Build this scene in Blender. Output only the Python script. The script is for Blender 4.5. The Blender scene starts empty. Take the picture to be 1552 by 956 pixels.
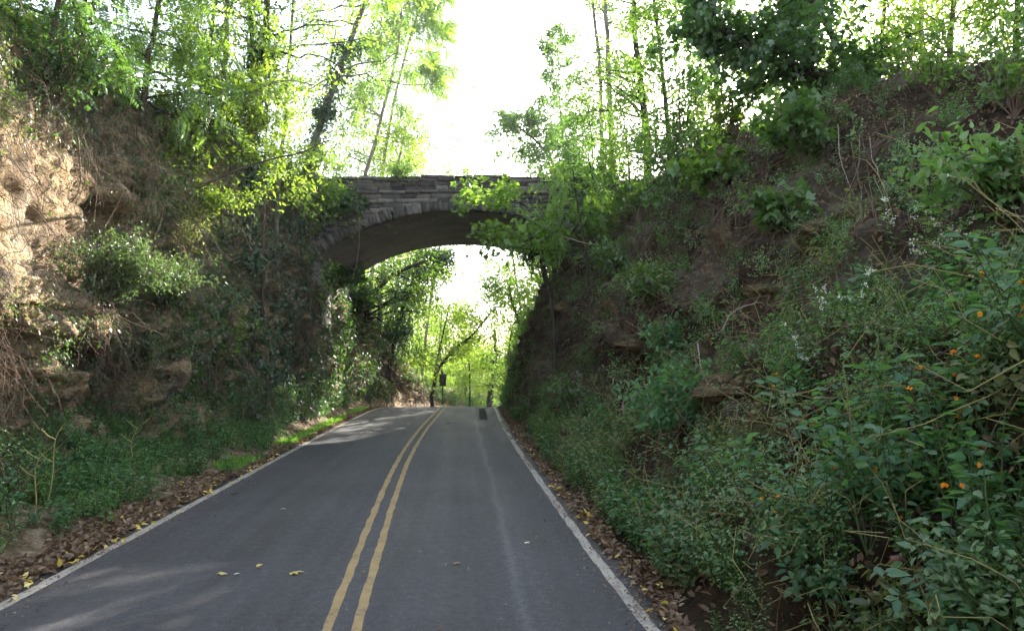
import bpy, math, random
import numpy as np
from mathutils import Vector, Matrix

SC = bpy.context.scene
COL = SC.collection
RNG = np.random.default_rng(7)

# ------------------------------------------------------------------ camera frame (also used to turn sight lines into places)
FPX = 1120.0
YAW, PITCH = math.atan(77 / FPX), math.atan(68 / FPX)
CAM = np.array([0.0, 0.0, 2.2])
FWD = np.array([math.sin(YAW) * math.cos(PITCH), math.cos(YAW) * math.cos(PITCH), math.sin(PITCH)])
RGT = np.array([math.cos(YAW), -math.sin(YAW), 0.0])
UPV = np.cross(RGT, FWD)


def at(px, py, Y):
    d = FWD + RGT * (px - 776) / FPX - UPV * (py - 478) / FPX
    return CAM + d * (Y / d[1])


def proj(P):
    q = P - CAM
    z = q @ FWD
    z = np.where(np.abs(z) < 1e-6, 1e-6, z)
    return 776 + FPX * (q @ RGT) / z, 478 - FPX * (q @ UPV) / z, z


SUN = np.array(at(1243, 25, 1.0)) - CAM
SUN = SUN / np.linalg.norm(SUN)


# ------------------------------------------------------------------ noise
def _hash(ix, iy, iz, seed):
    h = (ix.astype(np.int64) * 374761393 + iy.astype(np.int64) * 668265263 + iz.astype(np.int64) * 1274126177 + seed * 974711) & 0xFFFFFFFF
    h = ((h ^ (h >> 13)) * 1103515245) & 0xFFFFFFFF
    h = ((h ^ (h >> 16)) * 2654435761) & 0xFFFFFFFF
    return ((h ^ (h >> 15)) & 0xFFFFFF) / float(0xFFFFFF)


def vnoise(p, seed=0):
    i = np.floor(p).astype(np.int64)
    f = p - i
    f = f * f * (3 - 2 * f)
    r = 0
    for dx in (0, 1):
        wx = f[..., 0] if dx else 1 - f[..., 0]
        for dy in (0, 1):
            wy = f[..., 1] if dy else 1 - f[..., 1]
            for dz in (0, 1):
                wz = f[..., 2] if dz else 1 - f[..., 2]
                r = r + wx * wy * wz * _hash(i[..., 0] + dx, i[..., 1] + dy, i[..., 2] + dz, seed)
    return r * 2 - 1


def fbm(p, octv=4, seed=0, gain=0.5):
    a, s, r = 1.0, 1.0, 0
    for o in range(octv):
        r = r + a * vnoise(p * s + 17.3 * o, seed + o)
        a *= gain
        s *= 2.03
    return r


def worley(p, seed=0):
    """nearest and second nearest cell distance, and a random number of the nearest cell"""
    i0 = np.floor(p).astype(np.int64)
    f1 = np.full(p.shape[:-1], 9.0)
    f2 = f1.copy()
    cid = np.zeros(p.shape[:-1])
    for dx in (-1, 0, 1):
        for dy in (-1, 0, 1):
            for dz in (-1, 0, 1):
                c = i0 + np.array([dx, dy, dz])
                q = np.stack([_hash(c[..., 0], c[..., 1], c[..., 2], seed + k) for k in (1, 2, 3)], -1) + c
                d = np.linalg.norm(q - p, axis=-1)
                r = _hash(c[..., 0], c[..., 1], c[..., 2], seed + 4)
                n1 = d < f1
                f2 = np.where(n1, f1, np.minimum(f2, d))
                cid = np.where(n1, r, cid)
                f1 = np.where(n1, d, f1)
    return f1, f2, cid


def nrm(v):
    return v / np.maximum(np.linalg.norm(v, axis=-1, keepdims=True), 1e-9)


# ------------------------------------------------------------------ mesh collector
class MB:
    def __init__(self):
        self.v, self.l, self.s, self.m, self.n = [], [], [], [], 0

    def raw(self, V, loops, sizes, mats=0):
        V = np.asarray(V, float).reshape(-1, 3)
        loops = np.asarray(loops, np.int64).ravel()
        sizes = np.asarray(sizes, np.int64).ravel()
        self.v.append(V)
        self.l.append(loops + self.n)
        self.s.append(sizes)
        self.m.append(np.full(len(sizes), mats, np.int64) if np.isscalar(mats) else np.asarray(mats, np.int64))
        self.n += len(V)
        return self

    def proto(self):
        return (np.concatenate(self.v), np.concatenate(self.l), np.concatenate(self.s), np.concatenate(self.m))

    def inst(self, proto, pos, M, mat=None):
        V, l, s, m = proto
        N = len(pos)
        if N == 0:
            return self
        vv = pos[:, None, :] + np.einsum('nij,vj->nvi', M, V)
        ll = (l[None, :] + (np.arange(N) * len(V))[:, None]).ravel()
        self.raw(vv, ll, np.tile(s, N), np.tile(m, N) if mat is None else mat)
        return self

    def tubes(self, P, R, n=5, mat=0, cap=False):
        """P (S,K,3) polylines, R (S,K) radii"""
        P = np.asarray(P, float)
        R = np.asarray(R, float)
        if P.ndim == 2:
            P, R = P[None], R[None]
        S, K, _ = P.shape
        if S == 0:
            return self
        T = nrm(np.gradient(P, axis=1))
        ref = np.where(np.abs(T[..., 2:3].mean(axis=1, keepdims=True)) > 0.8, np.array([1.0, 0.13, 0]), np.array([0.0, 0.1, 1.0]))
        A = nrm(np.cross(T, np.broadcast_to(ref, T.shape)))
        B = np.cross(T, A)
        an = np.arange(n) * 2 * math.pi / n
        V = P[:, :, None, :] + R[:, :, None, None] * (A[:, :, None, :] * np.cos(an)[None, None, :, None] + B[:, :, None, :] * np.sin(an)[None, None, :, None])
        idx = np.arange(S * K * n).reshape(S, K, n)
        a = idx[:, :-1, :]
        b = np.roll(a, -1, axis=2)
        d = idx[:, 1:, :]
        c = np.roll(d, -1, axis=2)
        q = np.stack([a, b, c, d], -1).reshape(-1)
        sizes = np.full(len(q) // 4, 4)
        if cap:
            q = np.concatenate([q, idx[:, -1, :].ravel(), idx[:, 0, ::-1].ravel()])
            sizes = np.concatenate([sizes, np.full(2 * S, n)])
        return self.raw(V, q, sizes, mat)

    def box(self, lo, hi, jit=0, rng=RNG, mat=0):
        lo, hi = np.array(lo, float), np.array(hi, float)
        V = np.array([[x, y, z] for x in (lo[0], hi[0]) for y in (lo[1], hi[1]) for z in (lo[2], hi[2])])
        if jit:
            V = V + rng.uniform(-jit, jit, V.shape)
        F = [0, 1, 3, 2, 4, 6, 7, 5, 0, 4, 5, 1, 2, 3, 7, 6, 0, 2, 6, 4, 1, 5, 7, 3]
        return self.raw(V, F, [4] * 6, mat)

    def grid(self, G, mat=0, flip=False):
        r, c = G.shape[:2]
        idx = np.arange(r * c).reshape(r, c)
        q = np.stack([idx[:-1, :-1], idx[:-1, 1:], idx[1:, 1:], idx[1:, :-1]], -1)
        if flip:
            q = q[..., ::-1]
        q = q.reshape(-1)
        return self.raw(G.reshape(-1, 3), q, np.full(len(q) // 4, 4), mat)

    def build(self, name, mats, parent=None, origin=(0, 0, 0), smooth=False):
        V, l, s, m = self.proto()
        V = V - np.asarray(origin, float)
        me = bpy.data.meshes.new(name)
        me.vertices.add(len(V))
        me.vertices.foreach_set('co', V.astype(np.float32).ravel())
        me.loops.add(len(l))
        me.loops.foreach_set('vertex_index', l.astype(np.int32))
        me.polygons.add(len(s))
        st = np.concatenate([[0], np.cumsum(s)[:-1]])
        me.polygons.foreach_set('loop_start', st.astype(np.int32))
        me.polygons.foreach_set('loop_total', s.astype(np.int32))
        mats = mats if isinstance(mats, (list, tuple)) else [mats]
        for x in mats:
            me.materials.append(x)
        me.polygons.foreach_set('material_index', m.astype(np.int32))
        if smooth:
            me.polygons.foreach_set('use_smooth', np.ones(len(s), bool))
        me.update(calc_edges=True)
        o = bpy.data.objects.new(name, me)
        COL.objects.link(o)
        if parent is not None:
            o.parent = parent
        else:
            o.location = origin
        return o


def tag(o, label=None, cat=None, group=None, kind=None):
    if label:
        o['label'] = label
    if cat:
        o['category'] = cat
    if group:
        o['group'] = group
    if kind:
        o['kind'] = kind
    return o


def empty(name, loc, label, cat, group=None):
    e = bpy.data.objects.new(name, None)
    COL.objects.link(e)
    e.location = loc
    e.empty_display_size = 0.2
    return tag(e, label, cat, group)


def copy_tree(o, parent=None):
    c = o.copy()
    COL.objects.link(c)
    if parent is not None:
        c.parent = parent
    for ch in list(o.children):
        copy_tree(ch, c)
    return c


# ------------------------------------------------------------------ materials
def newmat(name):
    m = bpy.data.materials.new(name)
    m.use_nodes = True
    nt = m.node_tree
    nt.nodes.clear()
    out = nt.nodes.new('ShaderNodeOutputMaterial')
    return m, nt, out


def N(nt, t, **kw):
    n = nt.nodes.new(t)
    for k, v in kw.items():
        if hasattr(n, k) and not k.startswith('i_'):
            setattr(n, k, v)
    return n


def rgb(c):
    return (c[0], c[1], c[2], 1.0)


def ramp(nt, stops, fac):
    r = nt.nodes.new('ShaderNodeValToRGB')
    e = r.color_ramp.elements
    while len(e) < len(stops):
        e.new(0.5)
    for i, (p, c) in enumerate(stops):
        e[i].position = p
        e[i].color = rgb(c) if len(c) == 3 else c
    nt.links.new(fac, r.inputs['Fac'])
    return r.outputs['Color']


def noise(nt, scale, detail=5, rough=0.55, vec=None, dist=0.0):
    n = nt.nodes.new('ShaderNodeTexNoise')
    n.inputs['Scale'].default_value = scale
    n.inputs['Detail'].default_value = detail
    n.inputs['Roughness'].default_value = rough
    n.inputs['Distortion'].default_value = dist
    if vec is not None:
        nt.links.new(vec, n.inputs['Vector'])
    return n.outputs['Fac']


def pos(nt, scale=(1, 1, 1)):
    g = nt.nodes.new('ShaderNodeNewGeometry')
    mp = nt.nodes.new('ShaderNodeMapping')
    mp.inputs['Scale'].default_value = scale
    nt.links.new(g.outputs['Position'], mp.inputs['Vector'])
    return mp.outputs['Vector']


def mixc(nt, fac, a, b, mode='MIX'):
    m = nt.nodes.new('ShaderNodeMix')
    m.data_type = 'RGBA'
    m.blend_type = mode
    for sock, v in ((m.inputs[0], fac), (m.inputs[6], a), (m.inputs[7], b)):
        if hasattr(v, 'is_linked'):
            nt.links.new(v, sock)
        elif isinstance(v, (int, float)):
            sock.default_value = v
        else:
            sock.default_value = rgb(v)
    return m.outputs[2]


def math_(nt, op, a, b=0.0):
    m = nt.nodes.new('ShaderNodeMath')
    m.operation = op
    for i, v in enumerate((a, b)):
        if hasattr(v, 'is_linked'):
            nt.links.new(v, m.inputs[i])
        else:
            m.inputs[i].default_value = v
    return m.outputs[0]


def bump(nt, h, strength=0.5, dist=0.05):
    b = nt.nodes.new('ShaderNodeBump')
    b.inputs['Strength'].default_value = strength
    b.inputs['Distance'].default_value = dist
    nt.links.new(h, b.inputs['Height'])
    return b.outputs['Normal']


def princ(nt, out, col, rough=0.8, normal=None, spec=0.3):
    p = nt.nodes.new('ShaderNodeBsdfPrincipled')
    if hasattr(col, 'is_linked'):
        nt.links.new(col, p.inputs['Base Color'])
    else:
        p.inputs['Base Color'].default_value = rgb(col)
    if hasattr(rough, 'is_linked'):
        nt.links.new(rough, p.inputs['Roughness'])
    else:
        p.inputs['Roughness'].default_value = rough
    p.inputs['Specular IOR Level'].default_value = spec
    if normal is not None:
        nt.links.new(normal, p.inputs['Normal'])
    nt.links.new(p.outputs[0], out.inputs['Surface'])
    return p


def leafmat(name, cols, trans, gloss=0.08, rough=0.4):
    """cols: reflectance of three leaves of the plant, trans: light passed through a leaf"""
    m, nt, out = newmat(name)
    g = nt.nodes.new('ShaderNodeNewGeometry')
    c = ramp(nt, [(0.0, cols[0]), (0.55, cols[1]), (1.0, cols[2])], g.outputs['Random Per Island'])
    tr = mixc(nt, g.outputs['Random Per Island'], tuple(x * 0.75 for x in trans), tuple(min(1, x * 1.25) for x in trans))
    d = nt.nodes.new('ShaderNodeBsdfDiffuse')
    t = nt.nodes.new('ShaderNodeBsdfTranslucent')
    nt.links.new(c, d.inputs['Color'])
    nt.links.new(tr, t.inputs['Color'])
    a = nt.nodes.new('ShaderNodeAddShader')
    nt.links.new(d.outputs[0], a.inputs[0])
    nt.links.new(t.outputs[0], a.inputs[1])
    gl = nt.nodes.new('ShaderNodeBsdfGlossy')
    gl.inputs['Roughness'].default_value = rough
    mx = nt.nodes.new('ShaderNodeMixShader')
    mx.inputs[0].default_value = gloss
    nt.links.new(a.outputs[0], mx.inputs[1])
    nt.links.new(gl.outputs[0], mx.inputs[2])
    nt.links.new(mx.outputs[0], out.inputs['Surface'])
    return m


def barkmat(name, c1, c2, scale=6):
    m, nt, out = newmat(name)
    v = pos(nt, (1, 1, 0.25))
    f = noise(nt, scale, 6, 0.65, v)
    c = ramp(nt, [(0.3, c1), (0.7, c2)], f)
    princ(nt, out, c, 0.9, bump(nt, f, 0.6, 0.03), 0.15)
    return m


def plainmat(name, c, rough=0.7, var=0.25, scale=8):
    m, nt, out = newmat(name)
    f = noise(nt, scale, 4, 0.6, pos(nt))
    col = mixc(nt, f, tuple(x * (1 - var) for x in c), tuple(min(1, x * (1 + var)) for x in c))
    princ(nt, out, col, rough, None, 0.3)
    return m
# ------------------------------------------------------------------ lay of the land
def zroad(Y):
    Y = np.asarray(Y, float)
    t = np.clip((Y - 32.5) / 6.0, 0, None)
    s = 0.068
    base = np.where(t < 1, -s * 6.0 * t * t / 2, -s * 6.0 * (t - 0.5))
    return np.where(Y > 140, np.maximum(base, zr140()), base)


def zr140():
    return -0.068 * 6.0 * ((140 - 32.5) / 6 - 0.5)


def cx(Y):
    Y = np.asarray(Y, float)
    t = np.clip(Y - 34, 0, None)
    return np.where(t < 40, 0.0085 * t * t, 0.0085 * 1600 + (t - 40) * 0.5)


def curve_x(pts):
    ys = np.array([p[0] for p in pts])
    xs = np.array([p[1] for p in pts])
    k = np.linspace(-12, 160, 700)
    v = np.interp(k, ys, xs)
    for _ in range(40):
        v[1:-1] = (v[:-2] + 2 * v[1:-1] + v[2:]) / 4
    return lambda Y: np.interp(Y, k, v) + cx(Y)


LINE_L = curve_x([(-12, -4.12), (6, -4.12), (11, -4.1), (18, -4.12), (26, -4.1), (33, -3.95), (36, -3.8), (160, -3.8)])
LINE_R = curve_x([(-12, 1.72), (5, 1.62), (8.5, 1.5), (12.3, 1.465), (17.6, 1.42), (26, 1.43), (34, 1.58), (160, 1.7)])
LINE_Y = curve_x([(-12, -0.85), (4, -0.88), (6, -0.95), (10.9, -1.13), (15, -1.24), (18.4, -1.27), (24, -1.2), (29, -1.04), (35, -0.86), (160, -0.85)])

LK = {  # Y: cross-section of the rock side, from the road edge outwards
    -12: [(-4.4, 0), (-4.95, .02), (-5.7, .4), (-6.25, 1.7), (-5.9, 3.1), (-6.45, 3.65), (-6.7, 4.1), (-6.45, 5.8), (-7.7, 8.5), (-12, 11), (-40, 16), (-400, 16)],
    8: [(-4.4, 0), (-4.95, .02), (-5.8, .4), (-6.35, 1.7), (-6.0, 3.1), (-6.55, 3.65), (-6.8, 4.1), (-6.55, 5.8), (-7.8, 8.5), (-12, 11), (-40, 16), (-400, 16)],
    11: [(-4.4, 0), (-4.95, .02), (-6.0, .4), (-6.55, 1.7), (-6.2, 3.1), (-6.75, 3.65), (-7.0, 4.1), (-6.75, 5.8), (-8.0, 8.5), (-12, 11), (-40, 16), (-400, 16)],
    15: [(-4.4, 0), (-4.95, .02), (-6.3, .4), (-6.85, 1.7), (-6.5, 3.1), (-7.05, 3.65), (-7.3, 4.1), (-7.05, 5.8), (-8.3, 8.5), (-12, 11), (-40, 16), (-400, 16)],
    18: [(-4.3, 0), (-4.6, .02), (-5.6, .5), (-5.75, 1.9), (-5.75, 3.5), (-5.95, 4.2), (-6.1, 5.2), (-6.2, 6.4), (-7.0, 8.3), (-10, 10), (-40, 13), (-400, 16)],
    20: [(-4.3, 0), (-4.55, .02), (-5.4, .45), (-5.45, 2), (-5.35, 3.7), (-5.5, 4.5), (-5.6, 5.6), (-5.8, 6.8), (-6.4, 8.2), (-10, 9.5), (-40, 12), (-400, 16)],
    26: [(-4.3, 0), (-4.5, .02), (-4.95, .4), (-4.95, 2), (-5.0, 3.8), (-5.15, 4.8), (-5.3, 5.8), (-5.5, 6.8), (-6.2, 7.7), (-9, 8), (-40, 10), (-400, 16)],
    33: [(-4.2, 0), (-4.4, .02), (-4.8, .4), (-4.85, 2), (-4.95, 3.8), (-5.2, 4.8), (-5.5, 5.8), (-5.8, 6.8), (-6.4, 7.6), (-9, 7.9), (-40, 10), (-400, 16)],
    39: [(-4.2, 0), (-4.3, .02), (-4.5, .5), (-4.55, 2.0), (-4.7, 3.6), (-5.0, 4.4), (-5.5, 5.2), (-6.2, 6.0), (-7.2, 6.8), (-10, 7.2), (-40, 10), (-400, 16)],
    46: [(-4.2, 0), (-4.3, .02), (-4.5, .4), (-4.6, 1.6), (-4.8, 2.8), (-5.2, 3.5), (-5.8, 4.2), (-6.6, 4.8), (-8, 5.4), (-12, 6), (-40, 10), (-400, 17)],
    53: [(-4.2, 0), (-4.3, .02), (-4.6, .3), (-4.9, .8), (-5.4, 1.4), (-6.0, 1.9), (-7, 2.4), (-8, 2.8), (-9.5, 3.2), (-13, 4), (-40, 9), (-400, 18)],
    60: [(-4.2, 0), (-4.4, .02), (-5.0, .05), (-5.6, .15), (-6.3, .3), (-7.0, .5), (-8.0, .8), (-9.0, 1.1), (-10.5, 1.6), (-14, 2.5), (-40, 8), (-400, 20)],
    90: [(-4.2, 0), (-4.4, .02), (-5.0, .05), (-5.6, .08), (-6.3, .1), (-7.0, .1), (-8.0, .2), (-9.0, .3), (-10.5, .5), (-14, 1), (-40, 5), (-400, 24)],
    400: [(-4.2, 0), (-4.4, .02), (-5.0, .05), (-5.6, .08), (-6.3, .1), (-7.0, .1), (-8.0, .2), (-9.0, .3), (-10.5, .5), (-14, 1), (-40, 5), (-400, 24)],
}
RK = {
    -12: [(1.9, 0), (2.1, .02), (2.4, .2), (3.2, 1.2), (4.2, 2.2), (5.2, 3.0), (6.2, 3.8), (7.4, 4.6), (8.6, 5.4), (12, 6.5), (40, 10), (400, 14)],
    8: [(1.85, 0), (2.05, .02), (2.4, .2), (3.2, 1.2), (4.2, 2.2), (5.2, 3.1), (6.2, 4.0), (7.4, 4.9), (8.6, 5.6), (12, 6.6), (40, 10), (400, 14)],
    12: [(1.75, 0), (1.95, .02), (2.3, .2), (3.2, 1.3), (4.3, 2.4), (5.3, 3.6), (6.3, 4.7), (7.4, 5.8), (8.4, 6.5), (12, 7.4), (40, 11), (400, 14)],
    16: [(1.72, 0), (1.9, .02), (2.25, .2), (3.0, 1.2), (4.2, 2.2), (4.5, 3.6), (5.7, 5.5), (6.8, 7.1), (7.9, 8.0), (12, 8.8), (40, 11), (400, 14)],
    20: [(1.72, 0), (1.9, .02), (2.2, .2), (2.8, 1.3), (3.8, 2.5), (4.1, 4.0), (5.1, 5.9), (6.2, 7.7), (7.2, 8.6), (12, 9.3), (40, 11), (400, 14)],
    26: [(1.72, 0), (1.9, .02), (2.15, .2), (2.5, 1.4), (2.95, 2.7), (3.3, 4.2), (3.9, 5.8), (4.8, 7.2), (5.8, 7.9), (10, 8.2), (40, 10), (400, 14)],
    33: [(1.85, 0), (2.0, .02), (2.2, .2), (2.5, 1.4), (2.9, 2.8), (3.3, 4.0), (3.9, 5.4), (4.8, 6.8), (5.8, 7.8), (10, 8), (40, 10), (400, 14)],
    46: [(2.0, 0), (2.2, .02), (2.4, .2), (2.7, 1.4), (3.1, 2.8), (3.6, 4.0), (4.2, 5.4), (5.0, 6.6), (6.2, 7.4), (11, 7.8), (40, 9), (400, 16)],
    60: [(2.0, 0), (2.2, .02), (2.6, .05), (3.3, .15), (4.0, .3), (5.0, .5), (6.0, .7), (7.2, .9), (9, 1.2), (14, 1.6), (40, 5), (400, 20)],
    90: [(2.0, 0), (2.2, .02), (2.6, .03), (3.3, .06), (4.0, .1), (5.0, .1), (6.0, .2), (7.2, .3), (9, .4), (14, .6), (40, 3), (400, 24)],
    400: [(2.0, 0), (2.2, .02), (2.6, .03), (3.3, .06), (4.0, .1), (5.0, .1), (6.0, .2), (7.2, .3), (9, .4), (14, .6), (40, 3), (400, 24)],
}
YS = np.concatenate([np.arange(-12, 3, 0.5), np.arange(3, 24, 0.065), np.arange(24, 40, 0.14), np.arange(40, 62, 0.3), np.arange(62, 140, 4), [150, 175, 210, 260, 330, 400]])
SEG = [2, 6, 24, 26, 16, 22, 20, 24, 10, 8, 6]           # columns per stretch of the section


def sheet(keys, sgn, seed):
    ky = np.array(sorted(keys))
    ctrl = np.array([keys[k] for k in ky], float)            # (nk, 12, 2)
    cu = []
    for s, n in enumerate(SEG):
        cu += list(s + np.arange(n) / n)
    cu = np.array(cu + [len(SEG)])
    P = np.zeros((len(YS), ctrl.shape[1], 2))
    for j in range(ctrl.shape[1]):
        for q in range(2):
            P[:, j, q] = np.interp(YS, ky, ctrl[:, j, q])
    ker = 5
    for _ in range(ker):
        P[1:-1] = (P[:-2] + 2 * P[1:-1] + P[2:]) / 4
    G = np.zeros((len(YS), len(cu), 3))
    i0 = np.minimum(cu.astype(int), ctrl.shape[1] - 2)
    f = cu - i0
    xz = P[:, i0] * (1 - f)[None, :, None] + P[:, i0 + 1] * f[None, :, None]
    for _ in range(4):                                      # round the corners of the section a little
        m = xz.copy()
        m[:, 9:-12] = (xz[:, 8:-13] + 2 * xz[:, 9:-12] + xz[:, 10:-11]) / 4
        xz = m
    G[..., 0] = xz[..., 0] + cx(YS)[:, None]
    G[..., 1] = YS[:, None]
    G[..., 2] = xz[..., 1] + zroad(YS)[:, None]
    # outward normal of the smooth sheet
    nn = grid_normals(G, sgn)
    w = np.interp(cu, [0, 1, 1.6, 2.4, 3, 8, 9, 10, 11], [0, 0.05, .25, .8, 1, 1, .7, .6, 0.6])[None, :]
    big = fbm(G * np.array([.55, .45, .55]), 4, seed)
    if sgn < 0:                                             # broken, layered sandstone
        q = G * np.array([1.1, .9, 1.6])
        wq = G * np.array([1.25, 1.0, 1.7]) + .35 * np.stack([vnoise(G * 1.3, 81), vnoise(G * 1.3, 82), vnoise(G * 1.3, 83)], -1)
        a1, a2, ac = worley(wq, 5)
        b1, b2, bc = worley(wq * 2.6, 15)
        blocks = .30 * (ac - .5) - .20 * np.exp(-((a2 - a1) / .10) ** 2) + .11 * (bc - .5) - .07 * np.exp(-((b2 - b1) / .12) ** 2)
        cell = np.abs(fbm(q, 4, seed + 9))
        led = np.abs(((G[..., 2] * 1.1 + 0.5 * vnoise(G * .5, seed + 3)) % 1.0) - .5) * 2
        soft = 1 - .92 * np.exp(-(((G[..., 1] - 13.0) / 2.6) ** 2 + ((G[..., 2] - 4.5) / 1.5) ** 2) ** 2)
        d = soft * (.26 * big + .18 * (cell - .35) + .12 * (led - .5) + blocks * .85) + soft * .05 * fbm(G * 4.5, 4, seed + 5) + (1 - soft) * (.15 * fbm(G * np.array([.4, .35, 2.1]) + 9, 4, 71) + .035 * fbm(G * np.array([2.0, 1.2, 6.5]), 3, 75) + .30 * blocks)
        # hollows weathered out of the foot and below the overhang
        px_, py_, zz = proj(G)
        for (Yc, zc, ry, rz, dep) in ((11.0, 1.75, .75, .75, .75), (13.6, 1.5, .7, .8, .9), (15.3, 4.9, .5, .45, .5), (15.2, 1.2, .6, .6, .5), (18.3, 2.2, .35, .5, .3)):
            d = d - dep * np.exp(-(((G[..., 1] - Yc) / ry) ** 2 + ((G[..., 2] - zc) / rz) ** 2) ** 1.4) * (w > .5)
    else:                                                   # earth bank with ledges of rock
        led = np.abs(((G[..., 2] * .55 + 0.6 * vnoise(G * .35, seed + 3)) % 1.0) - .5) * 2
        a1, a2, ac = worley(G * np.array([.9, .8, 1.5]) + .4 * np.stack([vnoise(G * 1.1, 91), vnoise(G * 1.1, 92), vnoise(G * 1.1, 93)], -1), 25)
        rocky = np.clip(fbm(G * .45, 2, 66) * 2 + .3, 0, 1)
        b1, b2, bc = worley(G * np.array([2.2, 2.0, 3.2]) + .3 * np.stack([vnoise(G * 2, 95), vnoise(G * 2, 96), vnoise(G * 2, 97)], -1), 35)
        d = .38 * big + .34 * (led - .5) + .14 * fbm(G * 2.6, 5, seed + 5) + (.35 + .65 * rocky) * (.42 * (ac - .5) - .22 * np.exp(-((a2 - a1) / .12) ** 2) + .14 * (bc - .5) - .08 * np.exp(-((b2 - b1) / .14) ** 2))
        for (Yc, zc, ry, rz, dep) in ((19.0, 2.15, 2.2, .4, .8), (15.3, 2.2, .8, .35, .8), (22.5, 2.3, 1.5, .4, .5), (30, 3.6, 1.0, .3, .6)):
            d = d - dep * np.exp(-(((G[..., 1] - Yc) / ry) ** 2 + ((G[..., 2] - zc) / rz) ** 2) ** 1.4) * (w > .5)
    far = np.interp(YS, [-12, 55, 110, 400], [1, 1, .6, 2.0])[:, None]
    G = G + nn * (d * w * far)[..., None]
    return G, cu


def grid_normals(G, sgn):
    n = nrm(np.cross(np.gradient(G, axis=0), np.gradient(G, axis=1)))
    flip = np.sign((n[..., 2] * 0.6 - sgn * n[..., 0]))
    flip[flip == 0] = 1
    return n * flip[..., None]


GL, CUL = sheet(LK, -1, 3)
GR, CUR = sheet(RK, 1, 41)
NL, NR = grid_normals(GL, -1), grid_normals(GR, 1)
PLp, PRp = proj(GL), proj(GR)


def hit(px, py, side, out=0.0):
    """the place on the bank that a sight line meets"""
    G, Nn, pp = (GL, NL, PLp) if side == 'L' else (GR, NR, PRp)
    d = np.hypot(pp[0] - px, pp[1] - py)
    ok = (d < 16) & (pp[2] > 2)
    if not ok.any():
        ok = (pp[2] > 2) & (d <= d[pp[2] > 2].min() + 1)
    sc = np.where(ok, pp[2] * 3 + d * .25, 1e9)
    i = np.unravel_index(np.argmin(sc), sc.shape)
    return G[i] + Nn[i] * out, Nn[i]


def scatter(side, n, dens, rng, ymax=60, ymin=2.0, cmin=0.2, cmax=10.0):
    """n random places on a bank, dens(P, N, cu) -> 0..1; spread by area as seen (nearer gets more)"""
    G, Nn, cu = (GL, NL, CUL) if side == 'L' else (GR, NR, CUR)
    r0, r1 = np.searchsorted(YS, ymin), min(np.searchsorted(YS, ymax), len(YS) - 2)
    c0, c1 = np.searchsorted(cu, cmin), np.searchsorted(cu, cmax) - 1
    S = G[r0:r1 + 1, c0:c1 + 1]
    area = np.linalg.norm(np.cross(S[1:, :-1] - S[:-1, :-1], S[:-1, 1:] - S[:-1, :-1]), axis=-1)
    ctr = (S[1:, 1:] + S[:-1, :-1]) / 2
    nc = Nn[r0:r1, c0:c1]
    cc = np.broadcast_to(cu[None, c0:c1], area.shape)
    w = area * np.clip(dens(ctr, nc, cc), 0, None)
    cdf = np.cumsum(w.ravel())
    if cdf[-1] <= 0:
        return np.zeros((0, 3)), np.zeros((0, 3))
    k = np.searchsorted(cdf, rng.uniform(0, cdf[-1], n))
    k = np.minimum(k, len(cdf) - 1)
    i, j = np.unravel_index(k, area.shape)
    u, v = rng.random((n, 1)), rng.random((n, 1))
    P = (S[i, j] * (1 - u) + S[i + 1, j] * u) * (1 - v) + (S[i, j + 1] * (1 - u) + S[i + 1, j + 1] * u) * v
    return P, nc[i, j]


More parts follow.
